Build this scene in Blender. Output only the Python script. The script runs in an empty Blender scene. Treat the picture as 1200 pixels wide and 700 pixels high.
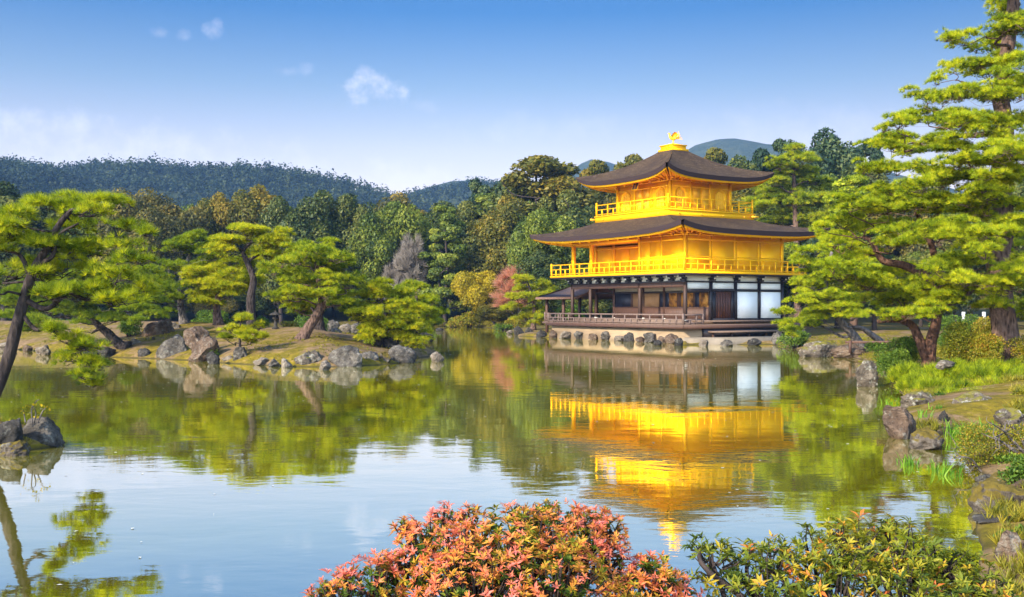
import bpy, bmesh, math, random
import numpy as np
from mathutils import Vector, Matrix

# ------------------------------------------------------------------ camera, sky, sun, exposure
sc = bpy.context.scene
COL = sc.collection
F_PX, U0, V0, CAM_H = 1225.0, 600.0, 359.0, 2.2      # photo focal length (px), principal column, horizon row, eye height

cam_data = bpy.data.cameras.new('camera')
cam_data.sensor_width = 36.0
cam_data.lens = 36.0 * F_PX / 1200.0
cam_data.shift_y = 9.0 / 1200.0
cam_data.clip_start, cam_data.clip_end = 0.1, 9000.0
cam = bpy.data.objects.new('camera', cam_data)
cam.location = (0, 0, CAM_H)
cam.rotation_euler = (math.radians(90), 0, 0)
COL.objects.link(cam)
sc.camera = cam

SUN_EL = math.radians(30.0)
SUN_H = Vector((-0.70, -0.714)).normalized()           # horizontal direction towards the sun
SUN_DIR = Vector((SUN_H.x * math.cos(SUN_EL), SUN_H.y * math.cos(SUN_EL), math.sin(SUN_EL)))
SKY_STRENGTH, SUN_STRENGTH, EXPOSURE = 0.15, 2.3, 2.1

world = bpy.data.worlds.new('World')
sc.world = world
world.use_nodes = True
wn, wl = world.node_tree.nodes, world.node_tree.links
wn.clear()
w_out = wn.new('ShaderNodeOutputWorld')
w_bg = wn.new('ShaderNodeBackground')
w_bg.inputs['Strength'].default_value = SKY_STRENGTH
sky = wn.new('ShaderNodeTexSky')
sky.sky_type = 'NISHITA'
sky.sun_disc = False
sky.sun_elevation = SUN_EL
sky.sun_rotation = math.atan2(SUN_H.x, SUN_H.y)
sky.altitude = 100.0
sky.air_density, sky.dust_density, sky.ozone_density = 1.0, 0.6, 2.5
wl.new(w_bg.outputs[0], w_out.inputs['Surface'])

def wmath(op, a, b=None, c=None):
    n = wn.new('ShaderNodeMath'); n.operation = op
    for k, v in enumerate((a, b, c)):
        if v is None: continue
        if isinstance(v, (int, float)): n.inputs[k].default_value = v
        else: wl.new(v, n.inputs[k])
    return n.outputs[0]

w_tc = wn.new('ShaderNodeTexCoord')
w_sep = wn.new('ShaderNodeSeparateXYZ')
wl.new(w_tc.outputs['Generated'], w_sep.inputs[0])
# the clouds hang at fixed bearings: bearing tangent x/y and height tangent z/y of the sky direction
yy = wmath('MAXIMUM', w_sep.outputs['Y'], 0.05)
bear = wmath('DIVIDE', w_sep.outputs['X'], yy)
elev = wmath('DIVIDE', w_sep.outputs['Z'], yy)
w_cmb = wn.new('ShaderNodeCombineXYZ')
wl.new(bear, w_cmb.inputs[0]); wl.new(elev, w_cmb.inputs[1])
w_noise = wn.new('ShaderNodeTexNoise')
w_noise.inputs['Scale'].default_value = 42.0
w_noise.inputs['Detail'].default_value = 7.0
w_noise.inputs['Roughness'].default_value = 0.62
wl.new(w_cmb.outputs[0], w_noise.inputs['Vector'])
total = None
for (u, v, ru, rv, op) in ((436, 104, 46, 25, 0.62), (428, 86, 12, 12, 0.3), (248, 34, 17, 16, 0.34), (188, 37, 14, 8, 0.22), (216, 41, 14, 9, 0.2),
                           (338, 83, 22, 9, 0.26), (360, 81, 16, 10, 0.2), (40, 147, 120, 26, 0.34), (90, 178, 300, 44, 0.30), (500, 126, 22, 12, 0.14), (470, 206, 90, 26, 0.34), (270, 196, 240, 22, 0.22), (640, 150, 160, 24, 0.12), (960, 150, 200, 40, 0.14)):
    dx = wmath('MULTIPLY', wmath('SUBTRACT', bear, (u - U0) / F_PX), F_PX / ru)
    dy = wmath('MULTIPLY', wmath('SUBTRACT', elev, (V0 - v) / F_PX), F_PX / rv)
    d2 = wmath('ADD', wmath('MULTIPLY', dx, dx), wmath('MULTIPLY', dy, dy))
    m = wmath('SUBTRACT', 1.0, d2)
    m = wmath('ADD', m, wmath('MULTIPLY', wmath('SUBTRACT', w_noise.outputs['Fac'], 0.55), 3.4))
    m = wmath('MULTIPLY', m, 0.62)
    cl = wn.new('ShaderNodeClamp'); wl.new(m, cl.inputs[0])
    soft = wn.new('ShaderNodeMapRange'); soft.interpolation_type = 'SMOOTHSTEP'
    wl.new(cl.outputs[0], soft.inputs['Value'])
    m = wmath('MULTIPLY', soft.outputs[0], op)
    total = m if total is None else wmath('MAXIMUM', total, m)
total = wmath('MULTIPLY', total, wmath('GREATER_THAN', w_sep.outputs['Y'], 0.1))
w_mix = wn.new('ShaderNodeMixRGB')
w_mix.inputs[2].default_value = (2.1, 2.0, 2.2, 1)
# the spring sky deepens quickly above the pale horizon
w_ramp = wn.new('ShaderNodeValToRGB')
SKY_TINT = [(0.0, (0.66, 0.385, 0.285)), (0.10, (0.56, 0.345, 0.27)), (0.148, (0.46, 0.31, 0.26)), (0.205, (0.245, 0.232, 0.23)), (0.27, (0.066, 0.148, 0.222)), (0.40, (0.045, 0.128, 0.220)), (0.8, (0.5, 0.66, 0.9))]
while len(w_ramp.color_ramp.elements) < len(SKY_TINT): w_ramp.color_ramp.elements.new(0.5)
for e_, (p_, c_) in zip(w_ramp.color_ramp.elements, SKY_TINT): e_.position = p_; e_.color = (*c_, 1)
wl.new(w_sep.outputs['Z'], w_ramp.inputs[0])
w_tint = wn.new('ShaderNodeMixRGB'); w_tint.blend_type = 'MULTIPLY'; 
w_side = wn.new('ShaderNodeMapRange'); w_side.interpolation_type = 'SMOOTHSTEP'      # away from the sun's half of the sky
w_side.inputs['From Min'].default_value = -0.15; w_side.inputs['From Max'].default_value = 0.5
wl.new(w_sep.outputs['Y'], w_side.inputs['Value']); wl.new(w_side.outputs[0], w_tint.inputs[0])
wl.new(sky.outputs[0], w_tint.inputs[1]); wl.new(w_ramp.outputs[0], w_tint.inputs[2])
# the sky is deepest at right angles to the sun, to the right of the view
w_deep = wn.new('ShaderNodeMapRange'); w_deep.interpolation_type = 'SMOOTHSTEP'
w_deep.inputs['From Min'].default_value = -0.15; w_deep.inputs['From Max'].default_value = 0.6
w_deep.inputs['To Min'].default_value = 0.97; w_deep.inputs['To Max'].default_value = 0.66
wl.new(w_sep.outputs['X'], w_deep.inputs['Value'])
w_az = wn.new('ShaderNodeMixRGB'); w_az.blend_type = 'MULTIPLY'
wl.new(w_side.outputs[0], w_az.inputs[0]); wl.new(w_tint.outputs[0], w_az.inputs[1]); wl.new(w_deep.outputs[0], w_az.inputs[2])
wl.new(total, w_mix.inputs[0]); wl.new(w_az.outputs[0], w_mix.inputs[1])
wl.new(w_mix.outputs[0], w_bg.inputs['Color'])

sun_data = bpy.data.lights.new('sun', 'SUN')
sun_data.energy, sun_data.angle, sun_data.color = SUN_STRENGTH, math.radians(0.5), (1.0, 0.91, 0.72)
sun = bpy.data.objects.new('sun', sun_data)
sun.rotation_euler = SUN_DIR.to_track_quat('Z', 'Y').to_euler()
sun.location = (-60, -40, 60)
COL.objects.link(sun)

vs = sc.view_settings
sc.display_settings.display_device = 'sRGB'
vs.view_transform, vs.look, vs.exposure, vs.gamma, vs.use_curve_mapping = 'Standard', 'None', EXPOSURE, 1.0, False
cy = sc.cycles
cy.use_denoising = True
cy.max_bounces, cy.diffuse_bounces, cy.glossy_bounces, cy.transmission_bounces, cy.volume_bounces, cy.transparent_max_bounces = 8, 4, 3, 3, 0, 4
cy.caustics_reflective = cy.caustics_refractive = False

# ------------------------------------------------------------------ placing helpers
def at(u, v, Y):
    """the point at depth Y that the photo shows at (u, v)"""
    return np.array([(u - U0) / F_PX * Y, Y, CAM_H - (v - V0) / F_PX * Y])

def shore(u, v):
    """a point of the water level seen at (u, v)"""
    Y = CAM_H * F_PX / (v - V0)
    return np.array([(u - U0) / F_PX * Y, Y])

# ------------------------------------------------------------------ scene helpers
def tag(o, label=None, cat=None, group=None, kind=None):
    for k, val in (('label', label), ('category', cat), ('group', group), ('kind', kind)):
        if val: o[k] = val
    return o

def empty(name, loc, rz=0.0):
    o = bpy.data.objects.new(name, None)
    o.empty_display_size = 0.3
    COL.objects.link(o)
    o.location = loc
    o.rotation_euler = (0, 0, rz)
    return o

def raw_mesh(name, V, faces, tint=None, smooth=False):
    """faces: list of int arrays (n, k), any k"""
    V = np.asarray(V, dtype=np.float32).reshape(-1, 3)
    me = bpy.data.meshes.new(name)
    faces = [np.asarray(f, dtype=np.int32) for f in faces if len(f)]
    nl = sum(f.size for f in faces); nf = sum(len(f) for f in faces)
    me.vertices.add(len(V)); me.vertices.foreach_set('co', V.ravel())
    me.loops.add(nl); me.polygons.add(nf)
    me.loops.foreach_set('vertex_index', np.concatenate([f.ravel() for f in faces]))
    tot = np.concatenate([np.full(len(f), f.shape[1], np.int32) for f in faces])
    start = np.concatenate([[0], np.cumsum(tot)[:-1]]).astype(np.int32)
    me.polygons.foreach_set('loop_start', start)
    if smooth: me.polygons.foreach_set('use_smooth', np.ones(nf, dtype=bool))
    me.update(calc_edges=True)
    if tint is not None:
        a = me.attributes.new('tint', 'FLOAT', 'POINT')
        a.data.foreach_set('value', np.asarray(tint, np.float32))
    return me

def link(name, me, mat, parent=None, loc=None):
    o = bpy.data.objects.new(name, me)
    if mat is not None and len(me.materials) == 0: me.materials.append(mat)
    COL.objects.link(o)
    if parent is not None: o.parent = parent
    if loc is not None: o.location = loc
    return o

class MB:
    """collects boxes, beams, tubes and sheets and links them as one mesh object"""
    def __init__(s): s.V, s.F, s.n = [], {}, 0
    def add(s, V, F):
        V = np.asarray(V, float).reshape(-1, 3)
        for f in F: s.F.setdefault(len(f), []).append([i + s.n for i in f])
        s.V.append(V); s.n += len(V)
        return s
    def box(s, x0, x1, y0, y1, z0, z1):
        x0, x1 = min(x0, x1), max(x0, x1); y0, y1 = min(y0, y1), max(y0, y1); z0, z1 = min(z0, z1), max(z0, z1)
        V = [(x, y, z) for z in (z0, z1) for y in (y0, y1) for x in (x0, x1)]
        return s.add(V, [(0, 2, 3, 1), (4, 5, 7, 6), (0, 1, 5, 4), (2, 6, 7, 3), (0, 4, 6, 2), (1, 3, 7, 5)])
    def beam(s, p, q, w, h):
        """box of width w and height h from p to q"""
        p, q = Vector(p), Vector(q); d = (q - p).normalized()
        side = d.cross(Vector((0, 0, 1)))
        side = side.normalized() if side.length > 1e-4 else Vector((1, 0, 0))
        up = side.cross(d)
        V = [tuple(e + side * (i * w / 2) + up * (j * h / 2)) for e in (p, q) for i, j in ((-1, -1), (1, -1), (1, 1), (-1, 1))]
        return s.add(V, [(0, 3, 2, 1), (4, 5, 6, 7), (0, 1, 5, 4), (1, 2, 6, 5), (2, 3, 7, 6), (3, 0, 4, 7)])
    def tube(s, P, R, n=10, cap=True):
        V, F = tube_arrays(np.asarray(P, float), np.asarray(R, float), n)
        k = len(P)
        F = [tuple(f) for f in F]
        if cap: F += [tuple(range(n - 1, -1, -1)), tuple(range((k - 1) * n, k * n))]
        return s.add(V, F)
    def lathe(s, prof, c=(0, 0, 0), n=16):
        """prof: (radius, height) pairs"""
        V = [(c[0] + r * math.cos(2 * math.pi * k / n), c[1] + r * math.sin(2 * math.pi * k / n), c[2] + z) for r, z in prof for k in range(n)]
        F = [(i * n + k, i * n + (k + 1) % n, (i + 1) * n + (k + 1) % n, (i + 1) * n + k) for i in range(len(prof) - 1) for k in range(n)]
        F += [tuple(range(n - 1, -1, -1)), tuple(range((len(prof) - 1) * n, len(prof) * n))]
        return s.add(V, F)
    def grid(s, G, flip=False):
        """G: (a, b, 3) sheet of points"""
        a, b = G.shape[:2]
        F = []
        for i in range(a - 1):
            for j in range(b - 1):
                q = (i * b + j, i * b + j + 1, (i + 1) * b + j + 1, (i + 1) * b + j)
                F.append(q[::-1] if flip else q)
        return s.add(G.reshape(-1, 3), F)
    def mesh(s, name, smooth=False):
        return raw_mesh(name, np.concatenate(s.V), [np.array(f) for f in s.F.values()], smooth=smooth)
    def build(s, name, mat, parent=None, smooth=False, loc=None):
        return link(name, s.mesh(name, smooth), mat, parent, loc)

def unit(a):
    return a / np.maximum(np.linalg.norm(a, axis=-1, keepdims=True), 1e-9)

def tube_arrays(P, R, n=8):
    k = len(P)
    T = np.gradient(P, axis=0); T = unit(T)
    up = np.array([0.31, 0.17, 0.93])
    A = unit(np.cross(T, up)); B = np.cross(A, T)
    th = np.arange(n) * 2 * math.pi / n
    V = P[:, None, :] + R[:, None, None] * (np.cos(th)[None, :, None] * A[:, None, :] + np.sin(th)[None, :, None] * B[:, None, :])
    i = np.arange(k - 1)[:, None] * n; j = np.arange(n)[None, :]; j2 = (j + 1) % n
    F = np.stack([i + j, i + j2, i + n + j2, i + n + j], -1).reshape(-1, 4)
    return V.reshape(-1, 3), F

def smooth_path(P, m=6):
    """Catmull-Rom through the points"""
    P = np.asarray(P, float)
    Q = np.concatenate([[2 * P[0] - P[1]], P, [2 * P[-1] - P[-2]]])
    out = []
    for i in range(1, len(Q) - 2):
        for t in np.linspace(0, 1, m, endpoint=False):
            a, b, c, d = Q[i - 1], Q[i], Q[i + 1], Q[i + 2]
            out.append(0.5 * (2 * b + (c - a) * t + (2 * a - 5 * b + 4 * c - d) * t * t + (3 * b - a - 3 * c + d) * t ** 3))
    out.append(P[-1])
    return np.array(out)

def hash3(I, seed):
    I = I.astype(np.int64)
    h = (I[..., 0] * 73856093) ^ (I[..., 1] * 19349663) ^ (I[..., 2] * 83492791) ^ (seed * 2654435761)
    h = (h ^ (h >> 13)) * 1274126177
    h = h ^ (h >> 16)
    return (h & 0xFFFFFF).astype(float) / 0xFFFFFF

def vnoise(P, seed=1, octaves=3):
    """smooth value noise in -1..1"""
    P = np.asarray(P, float); out = np.zeros(P.shape[:-1]); amp, tot = 1.0, 0.0
    for o in range(octaves):
        I = np.floor(P).astype(int); f = P - I; f = f * f * (3 - 2 * f)
        acc = 0
        for dx in (0, 1):
            for dy in (0, 1):
                for dz in (0, 1):
                    w = (f[..., 0] if dx else 1 - f[..., 0]) * (f[..., 1] if dy else 1 - f[..., 1]) * (f[..., 2] if dz else 1 - f[..., 2])
                    acc = acc + w * hash3(I + np.array([dx, dy, dz]), seed + o)
        out += amp * (acc * 2 - 1); tot += amp
        amp *= 0.5; P = P * 2.03 + 7.1
    return out / tot

# ------------------------------------------------------------------ materials
class Mat:
    def __init__(s, name, rough=0.8, spec=0.3):
        s.m = bpy.data.materials.new(name); s.m.use_nodes = True
        s.n, s.l = s.m.node_tree.nodes, s.m.node_tree.links
        s.bsdf = s.n['Principled BSDF']; s.out = s.n['Material Output']
        s.bsdf.inputs['Roughness'].default_value = rough
        s.bsdf.inputs['Specular IOR Level'].default_value = spec
    def put(s, v, sock):
        if v is None: return
        if isinstance(v, (int, float)): sock.default_value = v
        elif isinstance(v, tuple): sock.default_value = v if len(v) == 4 or sock.type == 'VECTOR' else (*v, 1)
        else: s.l.new(v, sock)
    def coord(s, scale=(1, 1, 1), kind='Object'):
        mp = s.n.new('ShaderNodeMapping'); mp.inputs['Scale'].default_value = scale
        if kind == 'Position':
            s.l.new(s.n.new('ShaderNodeNewGeometry').outputs['Position'], mp.inputs[0])
        else:
            s.l.new(s.n.new('ShaderNodeTexCoord').outputs[kind], mp.inputs[0])
        return mp.outputs[0]
    def noise(s, scale, detail=4, rough=0.55, vec=None, dist=0.0):
        n = s.n.new('ShaderNodeTexNoise'); n.inputs['Scale'].default_value = scale
        n.inputs['Detail'].default_value = detail; n.inputs['Roughness'].default_value = rough; n.inputs['Distortion'].default_value = dist
        if vec is not None: s.l.new(vec, n.inputs['Vector'])
        return n.outputs['Fac']
    def voronoi(s, scale, vec=None, feature='F1', out='Distance'):
        n = s.n.new('ShaderNodeTexVoronoi'); n.feature = feature; n.inputs['Scale'].default_value = scale
        if vec is not None: s.l.new(vec, n.inputs['Vector'])
        return n.outputs[out]
    def ramp(s, fac, stops, interp='LINEAR'):
        r = s.n.new('ShaderNodeValToRGB'); cr = r.color_ramp; cr.interpolation = interp
        while len(cr.elements) < len(stops): cr.elements.new(0.5)
        for e, (p, c) in zip(cr.elements, stops):
            e.position = p; e.color = (c, c, c, 1) if isinstance(c, (int, float)) else (*c, 1)
        s.l.new(fac, r.inputs[0])
        return r.outputs[0]
    def mix(s, fac, a, b, mode='MIX'):
        m = s.n.new('ShaderNodeMixRGB'); m.blend_type = mode
        for k, v in enumerate((fac, a, b)): s.put(v, m.inputs[k])
        return m.outputs[0]
    def math(s, op, a, b=None):
        m = s.n.new('ShaderNodeMath'); m.operation = op
        s.put(a, m.inputs[0]); s.put(b, m.inputs[1])
        return m.outputs[0]
    def attr(s, name='tint'):
        a = s.n.new('ShaderNodeAttribute'); a.attribute_name = name
        return a.outputs['Fac']
    def up(s):
        g = s.n.new('ShaderNodeNewGeometry'); x = s.n.new('ShaderNodeSeparateXYZ')
        s.l.new(g.outputs['Normal'], x.inputs[0])
        return x.outputs['Z']
    def color(s, v): s.put(v, s.bsdf.inputs['Base Color']); return s
    def rough(s, v): s.put(v, s.bsdf.inputs['Roughness']); return s
    def bump(s, h, strength=0.4, dist=0.05):
        b = s.n.new('ShaderNodeBump'); b.inputs['Strength'].default_value = strength; b.inputs['Distance'].default_value = dist
        s.l.new(h, b.inputs['Height']); s.l.new(b.outputs[0], s.bsdf.inputs['Normal'])
        return s

def leaf_mat(name, stops, trans=0.35, rough=0.55, big=0.25, spec=0.25):
    """foliage: the colour runs along the leaf's own tint, with a slow drift from branch to branch"""
    M = Mat(name, rough, spec)
    t = M.math('ADD', M.attr(), M.math('MULTIPLY', M.math('SUBTRACT', M.noise(0.9, 2, vec=M.coord(kind='Position')), 0.5), big * 2))
    c = M.ramp(t, stops)
    M.color(c)
    tr = M.n.new('ShaderNodeBsdfTranslucent'); M.l.new(M.mix(1.0, c, (1.25, 1.2, 0.75), 'MULTIPLY'), tr.inputs['Color'])
    ms = M.n.new('ShaderNodeMixShader'); ms.inputs[0].default_value = trans
    M.l.new(M.bsdf.outputs[0], ms.inputs[1]); M.l.new(tr.outputs[0], ms.inputs[2])
    M.l.new(ms.outputs[0], M.out.inputs['Surface'])
    return M.m

def bark_mat(name, a, b, scale=9.0):
    M = Mat(name, 0.9, 0.15)
    v = M.coord((1, 1, 0.35))
    n = M.noise(scale, 6, 0.65, v, 0.6); cr = M.voronoi(scale * 1.2, v)
    M.color(M.mix(M.ramp(cr, [(0.1, 0.0), (0.5, 1.0)]), tuple(x * 0.45 for x in a), M.ramp(n, [(0.32, a), (0.68, b)])))
    M.bump(M.math('ADD', n, cr), 0.9, 0.05)
    return M.m

MAT = {}
def plain(name, col, rough=0.7, var=0.25, scale=6.0, spec=0.3, metal=0.0, bump=0.15, stretch=(1, 1, 1)):
    M = Mat(name, rough, spec)
    n = M.noise(scale, 5, 0.6, M.coord(stretch))
    M.color(M.ramp(n, [(0.25, tuple(c * (1 - var) for c in col)), (0.75, tuple(min(1, c * (1 + var)) for c in col))]))
    M.bsdf.inputs['Metallic'].default_value = metal
    M.bump(n, bump, 0.03)
    MAT[name] = M.m
    return M.m

# gold leaf laid in small squares: slight differences of tone from sheet to sheet
def gold_mat(name, a, b, metal=0.35, rough=0.5):
    M = Mat(name, rough, 0.02)
    sq = M.n.new('ShaderNodeTexBrick'); sq.offset = 0.0; sq.squash = 1.0
    sq.inputs['Scale'].default_value = 1.0
    sq.inputs['Mortar Size'].default_value = 0.004
    sq.inputs['Brick Width'].default_value = 0.34; sq.inputs['Row Height'].default_value = 0.34
    sq.inputs['Color1'].default_value = (0.35, 0.35, 0.35, 1); sq.inputs['Color2'].default_value = (0.65, 0.65, 0.65, 1)
    sq.inputs['Mortar'].default_value = (0.25, 0.25, 0.25, 1)
    ob = M.coord()
    sx = M.n.new('ShaderNodeSeparateXYZ'); M.l.new(ob, sx.inputs[0])
    cb = M.n.new('ShaderNodeCombineXYZ')
    M.l.new(M.math('ADD', sx.outputs[0], sx.outputs[1]), cb.inputs[0]); M.l.new(sx.outputs[2], cb.inputs[1])
    M.l.new(cb.outputs[0], sq.inputs['Vector'])
    n = M.noise(1.4, 4, 0.6, ob)
    t = M.math('ADD', M.math('MULTIPLY', sq.outputs['Color'], 0.45), M.math('MULTIPLY', n, 0.6))
    M.color(M.ramp(t, [(0.3, a), (0.72, b)]))
    M.bsdf.inputs['Metallic'].default_value = metal
    M.bump(M.noise(5, 3, 0.5, ob), 0.08, 0.03)
    MAT[name] = M.m

gold_mat('gold_leaf', (0.96, 0.445, 0.004), (1.0, 0.515, 0.007))
gold_mat('gold_trim', (0.96, 0.46, 0.006), (1.0, 0.53, 0.010))
gold_mat('gold_pale', (0.90, 0.43, 0.02), (0.97, 0.52, 0.045))
gold_mat('gold_soffit', (0.95, 0.49, 0.010), (1.0, 0.56, 0.016))
plain('dark_wood', (0.075, 0.035, 0.022), 0.6, 0.4, 5, stretch=(3, 3, 0.6))
plain('red_wood', (0.075, 0.036, 0.024), 0.6, 0.4, 5, stretch=(3, 3, 0.6))
plain('deck_wood', (0.15, 0.095, 0.066), 0.65, 0.35, 4, stretch=(0.6, 4, 4))
plain('rail_wood', (0.145, 0.095, 0.075), 0.6, 0.3, 5)
plain('pillar_wood', (0.055, 0.030, 0.021), 0.6, 0.35, 5, stretch=(3, 3, 0.6))
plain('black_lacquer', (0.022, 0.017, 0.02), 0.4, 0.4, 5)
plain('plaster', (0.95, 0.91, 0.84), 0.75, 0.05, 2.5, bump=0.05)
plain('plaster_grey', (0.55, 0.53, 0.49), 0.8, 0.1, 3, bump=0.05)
M = Mat('amber_panel', 0.6, 0.2)
M.color(M.ramp(M.noise(2.4, 5, 0.6, M.coord((1, 1, 0.8)), 1.0), [(0.36, (0.05, 0.022, 0.010)), (0.46, (0.24, 0.10, 0.02)), (0.62, (0.52, 0.24, 0.045))])); MAT['amber_panel'] = M.m
plain('tan_panel', (0.34, 0.19, 0.085), 0.7, 0.2, 2.0)
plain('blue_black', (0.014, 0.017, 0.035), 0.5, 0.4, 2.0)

M = Mat('cypress_bark_roof', 0.9, 0.1)
v = M.coord()
n1 = M.noise(0.7, 5, 0.65, v, 0.8); n2 = M.noise(9, 6, 0.75, v); n3 = M.noise(2.6, 6, 0.7, M.coord((1, 1, 6)))
wr = M.n.new('ShaderNodeTexWave'); wr.wave_type = 'BANDS'; wr.bands_direction = 'Z'; wr.inputs['Scale'].default_value = 4.6; wr.inputs['Distortion'].default_value = 2.2; wr.inputs['Detail'].default_value = 3; wr.inputs['Detail Scale'].default_value = 2.5
M.l.new(v, wr.inputs['Vector'])
c = M.ramp(M.math('ADD', M.math('MULTIPLY', n2, 0.55), M.math('MULTIPLY', n3, 0.45)), [(0.34, (0.026, 0.016, 0.009)), (0.5, (0.082, 0.052, 0.031)), (0.68, (0.215, 0.145, 0.088))])
c = M.mix(M.ramp(n1, [(0.42, 0.0), (0.66, 0.75)]), c, (0.045, 0.030, 0.026))
c = M.mix(M.math('MULTIPLY', wr.outputs['Fac'], 0.65), c, M.mix(1.0, c, (0.45, 0.45, 0.45), 'MULTIPLY'))
M.color(c)
M.bump(M.math('ADD', n2, wr.outputs['Fac']), 0.7, 0.05); MAT['bark_roof'] = M.m
M = Mat('thatch_edge', 0.85, 0.2)
wv = M.n.new('ShaderNodeTexWave'); wv.wave_type = 'BANDS'; wv.bands_direction = 'Z'; wv.inputs['Scale'].default_value = 12; wv.inputs['Distortion'].default_value = 1.5
M.l.new(M.coord(), wv.inputs['Vector'])
M.color(M.ramp(wv.outputs['Fac'], [(0.2, (0.018, 0.011, 0.012)), (0.8, (0.055, 0.034, 0.034))])); MAT['thatch_edge'] = M.m

def rock_mat(name, dark, mid, pale, moss=0.0, moss_col=(0.16, 0.13, 0.012), lichen=0.4):
    M = Mat(name, 0.9, 0.2)
    v = M.coord(kind='Position')
    n1 = M.noise(1.6, 6, 0.65, v, 0.4); n2 = M.noise(7.0, 6, 0.7, v); n3 = M.noise(3.1, 3, 0.6, v, 1.2)
    c = M.ramp(M.math('ADD', M.math('MULTIPLY', n1, 0.6), M.math('MULTIPLY', n2, 0.4)), [(0.34, dark), (0.5, mid), (0.66, pale)])
    if lichen:
        c = M.mix(M.math('MULTIPLY', M.ramp(M.noise(5.0, 5, 0.75, v), [(0.55, 0.0), (0.63, 1.0)]), lichen), c, (0.29, 0.275, 0.225))
    seam = M.ramp(M.noise(2.2, 3, 0.5, M.coord((1, 1, 2.2), 'Position'), 2.5), [(0.47, 1.0), (0.495, 0.35), (0.51, 0.4), (0.54, 1.0)])
    c = M.mix(0.8, c, M.mix(1.0, c, seam, 'MULTIPLY'))
    if moss:
        f = M.math('MULTIPLY', M.ramp(M.math('ADD', M.math('MULTIPLY', M.up(), 0.55), M.math('MULTIPLY', n3, 0.8)), [(0.86 - 0.4 * moss, 0.0), (1.0 - 0.4 * moss, 1.0)]), 0.95)
        c = M.mix(f, c, M.ramp(n2, [(0.3, tuple(x * 0.6 for x in moss_col)), (0.7, tuple(x * 1.35 for x in moss_col))]))
    M.color(c)
    M.bump(M.math('ADD', n1, M.math('MULTIPLY', n2, 0.5)), 0.9, 0.09)
    MAT[name] = M.m

rock_mat('rock_grey', (0.0281, 0.0234, 0.0187), (0.0764, 0.0640, 0.0523), (0.1872, 0.1599, 0.1287))
rock_mat('rock_pale', (0.0624, 0.0491, 0.0367), (0.1560, 0.1209, 0.0897), (0.2964, 0.2418, 0.1833), lichen=0.5)
rock_mat('rock_brown', (0.0281, 0.0179, 0.0125), (0.0936, 0.0593, 0.0390), (0.1911, 0.1326, 0.0897))
rock_mat('rock_dark', (0.0094, 0.0086, 0.0078), (0.0296, 0.0257, 0.0226), (0.0819, 0.0702, 0.0593), lichen=0.25)
rock_mat('rock_moss', (0.0273, 0.0218, 0.0164), (0.0780, 0.0608, 0.0468), (0.1638, 0.1326, 0.1053), moss=0.8, moss_col=(0.1053, 0.0741, 0.0094))
rock_mat('rock_lichen', (0.0359, 0.0281, 0.0211), (0.1053, 0.0819, 0.0608), (0.2262, 0.1872, 0.1443), moss=0.3, moss_col=(0.1248, 0.1092, 0.0156), lichen=0.85)

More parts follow.
